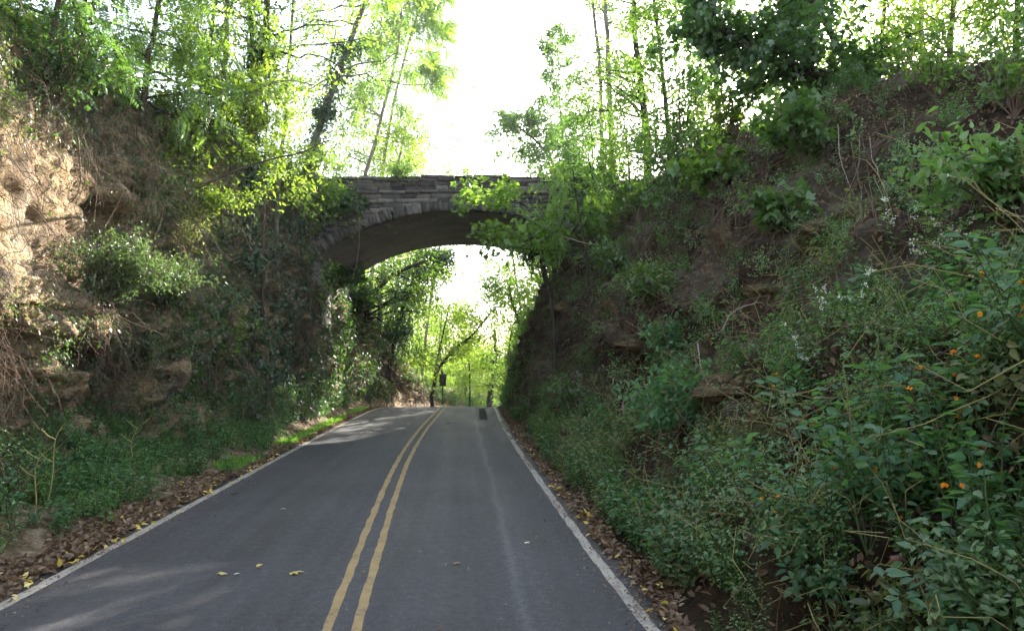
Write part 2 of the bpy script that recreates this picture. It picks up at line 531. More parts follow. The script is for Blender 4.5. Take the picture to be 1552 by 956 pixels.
# ------------------------------------------------------------------ ground materials
def mat_rock(name='sandstone', k=1.0, moss=0.0):
    m, nt, out = newmat(name)
    v = pos(nt)
    vz = pos(nt, (.5, .5, 1.7))
    f1 = noise(nt, 1.3, 8, .62, vz, .4)
    f2 = noise(nt, 9, 6, .65, v)
    f3 = noise(nt, .55, 3, .5, v)
    c = ramp(nt, [(.25, (.10, .075, .055)), (.42, (.30, .205, .125)), (.57, (.48, .34, .19)), (.78, (.60, .46, .29))], f1)
    c = mixc(nt, ramp(nt, [(.54, (0, 0, 0)), (.68, (1, 1, 1))], f3), c, ramp(nt, [(.35, (.13, .11, .09)), (.7, (.36, .31, .24))], f1))
    c = mixc(nt, .55, c, ramp(nt, [(.3, (.25, .25, .25)), (.7, (1, 1, 1))], f2), 'MULTIPLY')
    vo = nt.nodes.new('ShaderNodeTexVoronoi')
    vo.feature = 'DISTANCE_TO_EDGE'
    vo.inputs['Scale'].default_value = 2.6
    mpv = nt.nodes.new('ShaderNodeVectorMath')
    mpv.operation = 'ADD'
    nt.links.new(pos(nt, (1, 1, 1.9)), mpv.inputs[0])
    nzv = nt.nodes.new('ShaderNodeTexNoise')
    nzv.inputs['Scale'].default_value = 1.7
    nzv.inputs['Detail'].default_value = 6
    nt.links.new(v, nzv.inputs['Vector'])
    nt.links.new(nzv.outputs['Color'], mpv.inputs[1])
    nt.links.new(mpv.outputs[0], vo.inputs['Vector'])
    crack = ramp(nt, [(0, (0, 0, 0)), (.09, (1, 1, 1))], vo.outputs['Distance'])
    # soil and old leaves lie on what faces up
    g = nt.nodes.new('ShaderNodeNewGeometry')
    sx = nt.nodes.new('ShaderNodeSeparateXYZ')
    nt.links.new(g.outputs['Normal'], sx.inputs[0])
    up = math_(nt, 'ADD', sx.outputs['Z'], math_(nt, 'MULTIPLY', math_(nt, 'SUBTRACT', f2, .5), .5))
    upf = ramp(nt, [(.35, (0, 0, 0)), (.62, (1, 1, 1))], up)
    soil = ramp(nt, [(.3, (.05, .035, .022)), (.5, (.20, .145, .09)), (.7, (.48, .38, .26))], noise(nt, 5, 8, .7, v))
    c = mixc(nt, upf, c, soil)
    if k != 1.0:
        c = mixc(nt, 1.0, c, (k, k, k * .9), 'MULTIPLY')
        c = mixc(nt, ramp(nt, [(.5, (0, 0, 0)), (.65, (moss, moss, moss))], noise(nt, 2.2, 5, .65, v)), c, (.06, .075, .03))
    h = math_(nt, 'ADD', math_(nt, 'ADD', f1, math_(nt, 'MULTIPLY', f2, .6)), math_(nt, 'MULTIPLY', crack, .16))
    princ(nt, out, c, .93, bump(nt, h, 1.0, .16), .15)
    return m


def mat_earth():
    m, nt, out = newmat('bank_soil')
    v = pos(nt)
    f1 = noise(nt, 1.1, 8, .62, v, .3)
    f2 = noise(nt, 14, 8, .7, v)
    f3 = noise(nt, .5, 3, .5, v)
    c = ramp(nt, [(.3, (.032, .021, .014)), (.5, (.080, .052, .034)), (.68, (.155, .105, .066)), (.85, (.24, .175, .11))], f1)
    c = mixc(nt, .7, c, ramp(nt, [(.3, (.3, .3, .3)), (.7, (1.0, 1.0, 1.0))], f2), 'MULTIPLY')
    c = mixc(nt, ramp(nt, [(.62, (0, 0, 0)), (.76, (.5, .5, .5))], f3), c, (.055, .062, .026))
    st = noise(nt, 1.5, 8, .65, pos(nt, (.45, .45, 2.4)), .5)
    rk = ramp(nt, [(.3, (.045, .038, .03)), (.5, (.13, .11, .08)), (.7, (.24, .20, .14))], st)
    rmask = ramp(nt, [(.50, (0, 0, 0)), (.57, (1, 1, 1))], noise(nt, .42, 5, .62, pos(nt, (.8, .8, 1.3))))
    c = mixc(nt, rmask, c, rk)
    c = mixc(nt, math_(nt, 'MULTIPLY', ramp(nt, [(.55, (0, 0, 0)), (.66, (.7, .7, .7))], noise(nt, 2.4, 6, .7, v)), 1.0), c, (.07, .075, .032))
    h = math_(nt, 'ADD', math_(nt, 'ADD', f1, math_(nt, 'MULTIPLY', f2, .8)), math_(nt, 'MULTIPLY', st, .8))
    princ(nt, out, c, .95, bump(nt, h, 1.0, .14), .1)
    return m


def mat_asphalt():
    m, nt, out = newmat('asphalt')
    v = pos(nt)
    vy = pos(nt, (1.0, .09, 1))
    grit = noise(nt, 75, 4, .8, v)
    spec = noise(nt, 45, 2, .5, v)
    wear = noise(nt, 1.6, 6, .6, vy)
    blot = noise(nt, .35, 5, .6, v)
    c = ramp(nt, [(.3, (.060, .060, .069)), (.7, (.100, .099, .112))], wear)
    c = mixc(nt, .6, c, ramp(nt, [(.38, (.5, .5, .5)), (.62, (1.0, 1.0, 1.0))], blot), 'MULTIPLY')
    c = mixc(nt, ramp(nt, [(.50, (0, 0, 0)), (.66, (.9, .9, .9))], grit), c, (.155, .152, .165))
    c = mixc(nt, ramp(nt, [(.34, (.9, .9, .9)), (.46, (0, 0, 0))], grit), c, (.022, .022, .026))
    c = mixc(nt, ramp(nt, [(.70, (0, 0, 0)), (.74, (.7, .7, .7))], spec), c, (.17, .17, .18))
    trk = noise(nt, 2.3, 3, .6, pos(nt, (1.0, .012, 1)))
    c = mixc(nt, .65, c, ramp(nt, [(.35, (.55, .55, .56)), (.65, (1, 1, 1))], trk), 'MULTIPLY')
    c = mixc(nt, ramp(nt, [(.66, (0, 0, 0)), (.72, (.6, .6, .6))], noise(nt, 1.1, 6, .7, pos(nt, (1, .35, 1)))), c, (.03, .03, .034))
    mot = noise(nt, 11, 5, .75, v)
    c = mixc(nt, .8, c, ramp(nt, [(.34, (.55, .55, .55)), (.66, (1.15, 1.14, 1.12))], mot), 'MULTIPLY')
    c = mixc(nt, ramp(nt, [(.69, (0, 0, 0)), (.73, (.8, .8, .8))], noise(nt, 16, 3, .6, pos(nt, (1.0, .6, 1)))), c, (.21, .205, .20))
    # scuffed seam in the right lane, polished wheel tracks
    sx = nt.nodes.new('ShaderNodeSeparateXYZ')
    nt.links.new(v, sx.inputs[0])
    xw = math_(nt, 'ADD', sx.outputs['X'], math_(nt, 'MULTIPLY', math_(nt, 'SUBTRACT', noise(nt, .4, 2, .5, v), .5), .25))
    dd = math_(nt, 'ABSOLUTE', math_(nt, 'SUBTRACT', xw, .56))
    seam = ramp(nt, [(.0, (.55, .55, .55)), (.10, (0, 0, 0))], math_(nt, 'ADD', dd, math_(nt, 'MULTIPLY', math_(nt, 'SUBTRACT', noise(nt, 18, 4, .7, v), .45), .35)))
    c = mixc(nt, seam, c, (.15, .15, .155))
    princ(nt, out, c, ramp(nt, [(.3, (.62, .62, .62)), (.7, (.78, .78, .78))], wear), bump(nt, grit, .35, .012), .4)
    return m


def mat_paint(name, col, worn):
    m, nt, out = newmat(name)
    v = pos(nt)
    f = noise(nt, 30, 6, .75, v)
    b = noise(nt, 2.2, 5, .65, v)
    s = math_(nt, 'ADD', math_(nt, 'MULTIPLY', f, .6), math_(nt, 'MULTIPLY', b, .4))
    c = mixc(nt, ramp(nt, [(.36, (1, 1, 1)), (.50, (0, 0, 0))], s), col, worn)
    c = mixc(nt, .5, c, ramp(nt, [(.3, (.62, .60, .57)), (.65, (1, 1, 1))], noise(nt, 6, 6, .7, v)), 'MULTIPLY')
    princ(nt, out, c, .7, None, .3)
    return m


# ------------------------------------------------------------------ build the setting
M_ROCK, M_EARTH = mat_rock(), mat_earth()
M_BROCK = mat_rock('bank_rock', .55, .7)
mb = MB().grid(GL, flip=False)
rock = tag(mb.build('hill_rock_cut', M_ROCK, smooth=True), kind='structure')
rock['label'] = 'tan and grey broken sandstone cut rising on the left of the road'
rock['category'] = 'rock cut'
mb = MB().grid(GR, flip=True)
bank = tag(mb.build('hill_earth_bank', M_EARTH, smooth=True), kind='structure')
bank['label'] = 'dark brown earth bank with ledges rising on the right of the road'
bank['category'] = 'earth bank'

yr = np.concatenate([np.arange(-12, 60, .25), np.arange(60, 160, 1.5)])
el, er = GL[:, 0, 0], GR[:, 0, 0]
XL, XR = np.interp(yr, YS, el) - .25, np.interp(yr, YS, er) + .25
u = np.linspace(0, 1, 5)
bed = np.stack([XL[:, None] * (1 - u) + XR[:, None] * u, np.broadcast_to(yr[:, None], (len(yr), 5)), np.broadcast_to((zroad(yr) - .02)[:, None], (len(yr), 5))], -1)
tag(MB().grid(bed, flip=True).build('ground', M_EARTH), 'brown ground under the road and its shoulders', 'ground', kind='structure')

rr = np.random.default_rng(5)
RXL = LINE_L(yr) - .17 + .03 * vnoise(np.stack([yr * 2, yr * 0, yr * 0], -1), 3)
RXR = LINE_R(yr) + .24 + .06 * vnoise(np.stack([yr * 1.5, yr * 0 + 5, yr * 0], -1), 4)
u = np.linspace(0, 1, 13)
camber = .03 * (1 - (2 * u - 1) ** 2)
surf = np.stack([RXL[:, None] * (1 - u) + RXR[:, None] * u, np.broadcast_to(yr[:, None], (len(yr), 13)), (zroad(yr))[:, None] + camber[None, :] - .012], -1)
road = tag(MB().grid(surf, flip=True).build('road', mat_asphalt(), smooth=True), 'grey asphalt two lane road climbing to a crest under the bridge', 'road', kind='structure')


def road_z(x, y):
    l, r = np.interp(y, yr, RXL), np.interp(y, yr, RXR)
    t = (x - l) / (r - l)
    return zroad(y) + .03 * (1 - (2 * t - 1) ** 2) - .012


def stripe(name, fx, off, w, mat, lift, y0=-12, y1=120, seed=1):
    ys = np.arange(y0, y1, .12)
    e = .010 * vnoise(np.stack([ys * 5, ys * 0 + seed, ys * 0], -1), seed)
    e2 = .010 * vnoise(np.stack([ys * 5, ys * 0 + seed + 7, ys * 0], -1), seed)
    a, b = fx(ys) + off - w / 2 + e, fx(ys) + off + w / 2 + e2
    G = np.stack([np.stack([a, ys, road_z(a, ys) + lift], -1), np.stack([b, ys, road_z(b, ys) + lift], -1)], 1)
    return MB().grid(G, flip=True).build(name, mat, road)


M_WHITE = mat_paint('white_paint', (.50, .46, .40), (.11, .10, .10))
M_YEL = mat_paint('yellow_paint', (.44, .31, .14), (.14, .115, .085))
stripe('edge_line', LINE_L, 0, .125, M_WHITE, .004, seed=2)
stripe('edge_line', LINE_R, 0, .115, M_WHITE, .004, seed=3)
stripe('centre_line', LINE_Y, -.118, .088, M_YEL, .004, seed=4)
stripe('centre_line', LINE_Y, .118, .088, M_YEL, .004, seed=5)
tar = plainmat('tar', (.020, .020, .023), .95)
stripe('tar_patch', LINE_R, -.62, .30, tar, .004, 27.6, 34.5, seed=6)


def ground_z(x, y):
    best = -9.0
    for G in (GL, GR):
        d = (G[..., 0] - x) ** 2 + (G[..., 1] - y) ** 2
        k = d < .35 ** 2
        if k.any():
            best = max(best, float(np.median(G[..., 2][k])))
    return best if best > -8 else float(zroad(y)) - .02
# ------------------------------------------------------------------ the stone bridge
def mat_stone():
    m, nt, out = newmat('bridge_stone')
    g = nt.nodes.new('ShaderNodeNewGeometry')
    v = pos(nt)
    c = ramp(nt, [(0, (.08, .068, .066)), (.4, (.135, .117, .110)), (.75, (.20, .175, .16)), (1, (.27, .235, .21))], g.outputs['Random Per Island'])
    f = noise(nt, 7, 7, .7, v)
    c = mixc(nt, .7, c, ramp(nt, [(.3, (.3, .3, .3)), (.68, (1, 1, 1))], f), 'MULTIPLY')
    st = noise(nt, 1.0, 4, .6, pos(nt, (1, 1, .25)))
    c = mixc(nt, ramp(nt, [(.55, (0, 0, 0)), (.72, (.6, .6, .6))], st), c, (.05, .047, .045))
    princ(nt, out, c, .9, bump(nt, f, .8, .05), .2)
    return m


def mat_soffit():
    m, nt, out = newmat('bridge_concrete')
    v = pos(nt)
    f = noise(nt, 1.2, 6, .6, v)
    f2 = noise(nt, 14, 6, .7, v)
    c = ramp(nt, [(.3, (.20, .175, .16)), (.7, (.31, .275, .255))], f)
    c = mixc(nt, .5, c, ramp(nt, [(.3, (.55, .55, .55)), (.7, (1, 1, 1))], f2), 'MULTIPLY')
    sx = nt.nodes.new('ShaderNodeSeparateXYZ')
    nt.links.new(v, sx.inputs[0])
    ln = math_(nt, 'ABSOLUTE', math_(nt, 'SUBTRACT', math_(nt, 'FRACT', math_(nt, 'MULTIPLY', sx.outputs['X'], 1.6)), .5))
    c = mixc(nt, ramp(nt, [(.0, (.5, .5, .5)), (.035, (0, 0, 0))], ln), c, (.09, .07, .06))
    princ(nt, out, c, .85, bump(nt, f2, .4, .02), .2)
    return m


M_STONE, M_SOFF = mat_stone(), mat_soffit()
BF, BB = 26.0, 34.0
AX, AZ0, AA, AB = .15, 3.5, 6.3, 4.02
XS0, XS1 = -5.12, 5.5                     # springings


def intr(x):
    return AZ0 + AB * np.sqrt(np.clip(1 - ((x - AX) / AA) ** 2, 0, 1))


def top_z(x):                             # the parapet falls a little to both ends
    return 8.78 - .0045 * (x - 1.5) ** 2


bridge = empty('stone_bridge', (0, 30, 0), 'old stone arch bridge with a low parapet carrying a lane over the road', 'bridge')
bo = np.array([0, 30.0, 0])
br = np.random.default_rng(12)
# vault
xs = np.linspace(XS0, XS1, 70)
th = np.arccos(np.clip((xs - AX) / AA, -1, 1))
inn = np.stack([xs, intr(xs)], -1)
nx = np.stack([np.cos(th) / AA, np.sin(th) / AB], -1)
nx /= np.linalg.norm(nx, axis=1, keepdims=True)
outr = inn + nx * .48
f, b = BF + .06, BB - .06
def ring(p, y): return np.stack([p[:, 0], np.full(len(p), y), p[:, 1]], -1)
ysv = np.linspace(f, b, 17)
G = np.stack([ring(inn, y) for y in ysv])
jj = .025 * fbm(G * 1.4, 3, 5)
G[..., 2] += jj
mb = MB().grid(G)
mb.grid(np.stack([ring(inn, f), ring(outr, f)]), flip=True)
mb.grid(np.stack([ring(inn, b), ring(outr, b)]))
mb.build('vault', M_SOFF, bridge, bo, smooth=False)
# abutments below the springings
mb = MB()
mb.box((-7.0, f, 1.0), (XS0, b, float(intr(XS0))), .02, br)
mb.build('abutment', M_SOFF, bridge, bo)
mb = MB()
mb.box((XS1, f, 1.5), (7.5, b, float(intr(XS1))), .02, br)
mb.build('abutment', M_SOFF, bridge, bo)
# deck fill
mb = MB()
xd = np.linspace(-9, 9, 60)
lowz = np.where((xd > XS0) & (xd < XS1), np.interp(xd, outr[:, 0], outr[:, 1]) - .05, 4.5)
lowz = np.minimum(lowz, 7.85)
hi = np.minimum(top_z(xd) - .75, 8.0)
F0, F1 = f + .12, b - .12
mb.grid(np.stack([np.stack([xd, xd * 0 + F0, lowz], -1), np.stack([xd, xd * 0 + F0, hi], -1)]))
mb.grid(np.stack([np.stack([xd, xd * 0 + F1, lowz], -1), np.stack([xd, xd * 0 + F1, hi], -1)]), flip=True)
mb.grid(np.stack([np.stack([xd, xd * 0 + F0, hi], -1), np.stack([xd, xd * 0 + F1, hi], -1)]))
mb.build('deck', M_EARTH, bridge, bo)


def stone(mb, quad, y0, y1, j=.012):
    """a block from its face outline (x,z)*4, worn corners"""
    q = np.array(quad, float)
    c = q.mean(axis=0)
    fr = c + (q - c) * .985
    ins = c + (q - c) * .90
    s = 1 if y1 > y0 else -1
    yy = y0 + br.uniform(-.035, .03)
    L0 = np.stack([ins[:, 0], np.full(4, yy), ins[:, 1]], -1) + br.normal(0, j, (4, 3))
    L1 = np.stack([fr[:, 0], np.full(4, yy + s * .03), fr[:, 1]], -1) + br.normal(0, j * .4, (4, 3))
    L2 = np.stack([fr[:, 0], np.full(4, y1), fr[:, 1]], -1)
    V = np.concatenate([L0, L1, L2])
    F = [0, 1, 2, 3]
    for k in range(4):
        n = (k + 1) % 4
        F += [k, k + 4, n + 4, n, k + 4, k + 8, n + 8, n + 4]
    mb.raw(V, F, [4] * 9)


for face, y0, y1 in (('front', BF, BF + .35), ('back', BB, BB - .35)):
    # ring of arch stones
    mb = MB()
    t0, t1 = math.acos((XS0 - AX) / AA), math.acos((XS1 - AX) / AA)
    n = 84
    tt = np.linspace(t0, t1, n + 1) + np.concatenate([[0], br.uniform(-.007, .007, n - 1), [0]])
    for k in range(n):
        q = []
        dp = .34 + br.uniform(-.06, .10)
        for t, e in ((tt[k], 0), (tt[k + 1], 0), (tt[k + 1], dp), (tt[k], dp)):
            nv = np.array([math.cos(t) / AA, math.sin(t) / AB])
            nv /= np.linalg.norm(nv)
            q.append(np.array([AX + AA * math.cos(t), AZ0 + AB * math.sin(t)]) + nv * e)
        stone(mb, q, y0 - .03 * (1 if y1 > y0 else -1), y1)
    mb.build('arch_ring', M_STONE, bridge, bo)
    # courses of the spandrel
    mb = MB()
    z = 4.4
    while z < 8.0:
        h = br.uniform(.14, .24)
        x = -9.0
        while x < 9:
            w = br.uniform(.25, .75)
            xm = x + w / 2
            lz = (np.interp(xm, outr[:, 0], outr[:, 1]) - .12) if XS0 - .3 < xm < XS1 + .3 else 0
            if z + h * .6 > lz:
                dz = top_z(xm) - 8.75
                z0 = max(z, lz - .1)
                stone(mb, [(x, z0 + dz), (x + w, z0 + dz), (x + w, z + h + dz), (x, z + h + dz)], y0, y1)
            x += w
        z += h
    ztop = z
    mb.build('spandrel_wall', M_STONE, bridge, bo)
    # parapet, with a string course below and thin coping stones above
    mb = MB()
    for (zz, hh, wmin, wmax, pj) in ((ztop, .10, .5, 1.1, .09), (ztop + .10, .17, .25, .6, .0), (ztop + .27, .15, .25, .7, .0)):
        x = -9.0
        while x < 9:
            w = br.uniform(wmin, wmax)
            dz = top_z(x + w / 2) - 8.75
            s = 1 if y1 > y0 else -1
            stone(mb, [(x, zz + dz), (x + w, zz + dz), (x + w, zz + hh + dz + br.uniform(-.01, .012)), (x, zz + hh + dz)], y0 - s * pj, y1)
            x += w
    mb.build('parapet', M_STONE, bridge, bo)
    mb = MB()
    zz = ztop + .42
    for lay in range(2):
        x = -9.0
        while x < 9:
            w = br.uniform(.45, 1.2)
            if lay == 1 and br.random() < .12:
                x += w
                continue
            hh = br.uniform(.07, .12)
            dz = top_z(x + w / 2) - 8.75 + lay * .1
            s = 1 if y1 > y0 else -1
            stone(mb, [(x, zz + dz), (x + w, zz + dz), (x + w, zz + hh + dz), (x, zz + hh + dz + br.uniform(-.03, .03))], y0 - s * br.uniform(.02, .12), y1 + s * .08)
            x += w
    mb.build('coping', M_STONE, bridge, bo)

# ------------------------------------------------------------------ road sign seen from behind, beyond the crest
p = at(671, 603, 43.0)
sg = empty('road_sign', (p[0], p[1], p[2] - .3), 'grey back of a small rectangular road sign on a thin post beyond the crest', 'road sign')
so = np.array([p[0], p[1], p[2] - .3])
m_al = plainmat('sign_back', (.10, .10, .105), .5, .15, 3)
m_post = plainmat('sign_post_steel', (.10, .085, .075), .6)
mb = MB()
mb.box(so + (-.035, -.02, -.1), so + (.035, .02, 1.75))
mb.build('post', m_post, sg, so)
mb = MB()
mb.box(so + (-.20, -.036, .98), so + (.20, -.021, 1.68), .002)
mb.build('sign_panel', m_al, sg, so)
for zz in (1.15, 1.5):
    MB().box(so + (-.16, -.047, zz - .02), so + (.16, -.037, zz + .02)).build('bracket', m_post, sg, so)

# ------------------------------------------------------------------ camera, sky, sun
cd = bpy.data.cameras.new('camera')
cam = bpy.data.objects.new('camera', cd)
COL.objects.link(cam)
cam.matrix_world = Matrix(((RGT[0], UPV[0], -FWD[0], CAM[0]), (RGT[1], UPV[1], -FWD[1], CAM[1]), (RGT[2], UPV[2], -FWD[2], CAM[2]), (0, 0, 0, 1)))
cd.sensor_width = 36
cd.lens = 36 * FPX / 1552
cd.clip_end = 2000
SC.camera = cam
w = bpy.data.worlds.new('World')
SC.world = w
w.use_nodes = True
nt = w.node_tree
sky = nt.nodes.new('ShaderNodeTexSky')
sky.sky_type = 'NISHITA'
sky.sun_disc = False
sky.sun_elevation = math.asin(SUN[2])
sky.sun_rotation = math.atan2(SUN[0], SUN[1])
sky.altitude = 200
sky.air_density = 1.0
sky.dust_density = 1.6
sky.ozone_density = 1.0
hs = nt.nodes.new('ShaderNodeHueSaturation')
hs.inputs['Saturation'].default_value = .6
nt.links.new(sky.outputs[0], hs.inputs['Color'])
nt.links.new(hs.outputs[0], nt.nodes['Background'].inputs[0])
nt.nodes['Background'].inputs[1].default_value = .13
sl = bpy.data.lights.new('sun', 'SUN')
sun = bpy.data.objects.new('sun', sl)
COL.objects.link(sun)
sun.rotation_euler = Vector(SUN).to_track_quat('Z', 'Y').to_euler()
sl.energy = 5.0
sl.angle = math.radians(.5)
sl.color = (1, .93, .82)
vs = SC.view_settings
SC.display_settings.display_device = 'sRGB'
vs.view_transform = 'Standard'
vs.look = 'None'
vs.gamma = 1
vs.use_curve_mapping = False
vs.exposure = 2.4
cy = SC.cycles
cy.max_bounces = 6
cy.diffuse_bounces = 3
cy.glossy_bounces = 2
cy.transmission_bounces = 4
cy.transparent_max_bounces = 4
cy.use_adaptive_sampling = True
cy.adaptive_threshold = .03
cy.use_denoising = True
try:
    cy.denoiser = 'OPENIMAGEDENOISE'
except Exception:
    pass
cy.sample_clamp_indirect = 6

hz, nth, outh = newmat('air')  # thin scattering volume, added for the veil of glare that lifts the shadows
pv = nth.nodes.new('ShaderNodeVolumePrincipled')
pv.inputs['Color'].default_value = (.95, .96, .97, 1)
pv.inputs['Density'].default_value = .0004
pv.inputs['Anisotropy'].default_value = .4
nth.links.new(pv.outputs[0], outh.inputs['Volume'])
mbh = MB().box((-460, -60, -14), (460, 460, 36))
tag(mbh.build('haze', hz), 'thin sunlit haze added for a bright veil of glare', 'haze', kind='stuff')
cy.volume_bounces = 0
# ------------------------------------------------------------------ leaves
def P_(V, F, m=0):
    l = [i for f in F for i in f]
    return (np.array(V, float), np.array(l), np.array([len(f) for f in F]), np.full(len(F), m))


OVATE = P_([(0, 0, 0), (.24, .28, .06), (.20, .62, .05), (0, 1, -.10), (-.20, .62, .05), (-.24, .28, .06)], [(0, 1, 2, 3), (0, 3, 4, 5)])
NARROW = P_([(0, 0, 0), (.13, .4, .03), (0, 1, -.12), (-.13, .4, .03)], [(0, 1, 2), (0, 2, 3)])
SMALL = P_([(0, 0, 0), (.28, .45, .06), (0, 1, -.06), (-.28, .45, .06)], [(0, 1, 2), (0, 2, 3)])
IVY = P_([(0, 0, 0), (.40, .15, .03), (.30, .42, .04), (0, .95, -.05), (-.30, .42, .04), (-.40, .15, .03), (0, .3, 0)],
         [(6, 0, 1, 2), (6, 2, 3), (6, 3, 4), (6, 4, 5, 0)])
_l = [(0, 0, 0), (.16, -.02, 0), (.42, .10, -.06), (.26, .26, .02), (.52, .55, -.08), (.20, .52, .02), (.14, .72, 0), (0, 1, -.12)]
_V = _l + [(-x, y, z) for x, y, z in _l[1:-1]] + [(0, .38, .04)]
LOBED = P_(_V, [(14, 0, 1, 2), (14, 2, 3), (14, 3, 4), (14, 4, 5), (14, 5, 6), (14, 6, 7), (14, 7, 13), (14, 13, 12), (14, 12, 11), (14, 11, 10), (14, 10, 9), (14, 9, 8, 0)])


def pinnate(n=8, droop=.35, lw=.085, ll=.26):
    V, F = [], []
    for k in range(n + 1):
        s = .18 + .82 * k / n
        c = np.array([0, s, -droop * s * s])
        for sg in ((-1, 1) if k < n else (0,)):
            d = np.array([sg * .9, .42, -.12]) if sg else np.array([0, 1, -.3])
            d /= np.linalg.norm(d)
            e = np.cross(d, [0, 0, 1.0])
            e /= np.linalg.norm(e)
            L = ll * (1 - .35 * abs(s - .55))
            b = len(V)
            V += [tuple(c + d * .02), tuple(c + d * L * .4 + e * lw * .5 + (0, 0, .01)), tuple(c + d * L - (0, 0, .05)), tuple(c + d * L * .4 - e * lw * .5 + (0, 0, .01))]
            F += [(b, b + 1, b + 2, b + 3)]
    b = len(V)
    V += [(-.006, 0, 0), (.006, 0, 0), (.004, .6, -droop * .36), (-.004, .6, -droop * .36)]
    F += [(b, b + 1, b + 2, b + 3)]
    return P_(V, F)


PINN = pinnate()
PETAL = P_([(0, 0, 0), (.5, .5, .2), (0, 1, .1), (-.5, .5, .2), (.3, .3, -.5), (-.3, .3, -.5)], [(0, 1, 2), (0, 2, 3), (0, 4, 1), (0, 3, 5)])


def frames(d, up, scale):
    """M columns = side, length, normal"""
    d = nrm(d)
    s = nrm(np.cross(d, up))
    n = np.cross(s, d)
    return np.stack([s, d, n], -1) * np.asarray(scale).reshape(-1, 1, 1)


# ------------------------------------------------------------------ leaf and bark materials
L_YG = leafmat('leaf_yellow_green', [(.050, .10, .018), (.07, .125, .022), (.11, .155, .028)], (.16, .24, .018), .05)
L_BRIGHT = leafmat('leaf_fresh_green', [(.045, .095, .018), (.065, .12, .022), (.09, .145, .028)], (.13, .22, .018), .06)
L_MID = leafmat('leaf_mid_green', [(.034, .072, .020), (.048, .090, .024), (.070, .115, .032)], (.07, .14, .015), .07)
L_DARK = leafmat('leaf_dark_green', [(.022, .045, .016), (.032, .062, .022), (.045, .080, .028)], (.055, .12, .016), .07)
L_WEED = leafmat('leaf_weed', [(.028, .078, .034), (.042, .105, .045), (.068, .14, .060)], (.08, .18, .03), .05, .45)
L_WEED2 = leafmat('leaf_weed_pale', [(.055, .11, .035), (.075, .145, .045), (.10, .18, .055)], (.11, .21, .03), .07, .45)
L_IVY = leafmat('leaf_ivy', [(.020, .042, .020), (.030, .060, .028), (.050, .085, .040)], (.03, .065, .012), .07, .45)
L_OLIVE = leafmat('leaf_olive', [(.05, .065, .022), (.075, .09, .03), (.10, .105, .035)], (.12, .14, .03), .05)
L_DUSTY = leafmat('leaf_dusty_green', [(.045, .070, .032), (.065, .092, .042), (.095, .12, .06)], (.05, .085, .018), .06)
L_DRY = leafmat('leaf_dry', [(.07, .042, .026), (.13, .082, .05), (.21, .14, .085)], (.06, .035, .015), .03, .6)
L_LITTER = leafmat('leaf_litter', [(.09, .052, .032), (.17, .11, .068), (.30, .215, .13)], (.05, .03, .015), .04, .55)
L_YELLOW = leafmat('leaf_yellow', [(.45, .33, .05), (.55, .43, .10), (.60, .52, .22)], (.3, .22, .03), .05)
L_GRASS = leafmat('grass_blade', [(.06, .14, .02), (.09, .19, .025), (.13, .22, .04)], (.12, .25, .02), .05)
M_PETAL = leafmat('orange_petal', [(.65, .22, .02), (.75, .28, .02), (.80, .36, .03)], (.3, .1, .01), .03)
M_WHITEF = leafmat('white_petal', [(.60, .64, .52), (.70, .72, .62), (.75, .75, .68)], (.2, .2, .15), .03)
B_DARK = barkmat('bark_dark', (.030, .024, .020), (.085, .068, .056))
B_GREY = barkmat('bark_grey', (.10, .085, .072), (.26, .225, .19))
B_BROWN = barkmat('bark_brown', (.055, .040, .030), (.15, .11, .08))
M_VINE = barkmat('dry_vine_bark', (.07, .050, .036), (.22, .165, .115), 12)
M_ROOT = barkmat('pale_root', (.22, .165, .125), (.42, .34, .27), 12)
M_STEM = plainmat('green_stem', (.075, .115, .04), .6)
M_BRUSH = barkmat('brush_twig', (.075, .050, .036), (.23, .16, .115), 10)


def wig(n, k, amp, rng):
    """wandering offsets (n,k,3) that start at 0"""
    w = rng.normal(0, amp, (n, k, 3))
    w[:, 0] = 0
    return np.cumsum(w, axis=1)


def smooth_line(pts, k):
    pts = np.array(pts, float)
    t = np.linspace(0, len(pts) - 1, k)
    i = np.minimum(t.astype(int), len(pts) - 2)
    f = (t - i)[:, None]
    p0, p1, p2, p3 = pts[np.maximum(i - 1, 0)], pts[i], pts[i + 1], pts[np.minimum(i + 2, len(pts) - 1)]
    return .5 * (2 * p1 + (p2 - p0) * f + (2 * p0 - 5 * p1 + 4 * p2 - p3) * f ** 2 + (3 * p1 - p0 - 3 * p2 + p3) * f ** 3)


def along(P, s):
    """P (S,K,3), s (S,) in 0..1"""
    K = P.shape[1]
    t = np.clip(s, 0, .9999) * (K - 1)
    i = t.astype(int)
    f = (t - i)[:, None]
    r = np.arange(len(P))
    return P[r, i] * (1 - f) + P[r, i + 1] * f


def cloud(mb, pos_, d, rng, proto, size, droop=.3, upj=.6, mat=0, wild=.7):
    n = len(pos_)
    dd = nrm(nrm(d) * .6 + rng.normal(0, wild, (n, 3)) * .6 + np.array([0, 0, -droop]))
    up = nrm(np.array([0, 0, 1.0]) + rng.normal(0, upj, (n, 3)))
    mb.inst(proto, pos_, frames(dd, up, size * rng.uniform(.6, 1.3, n)), mat)


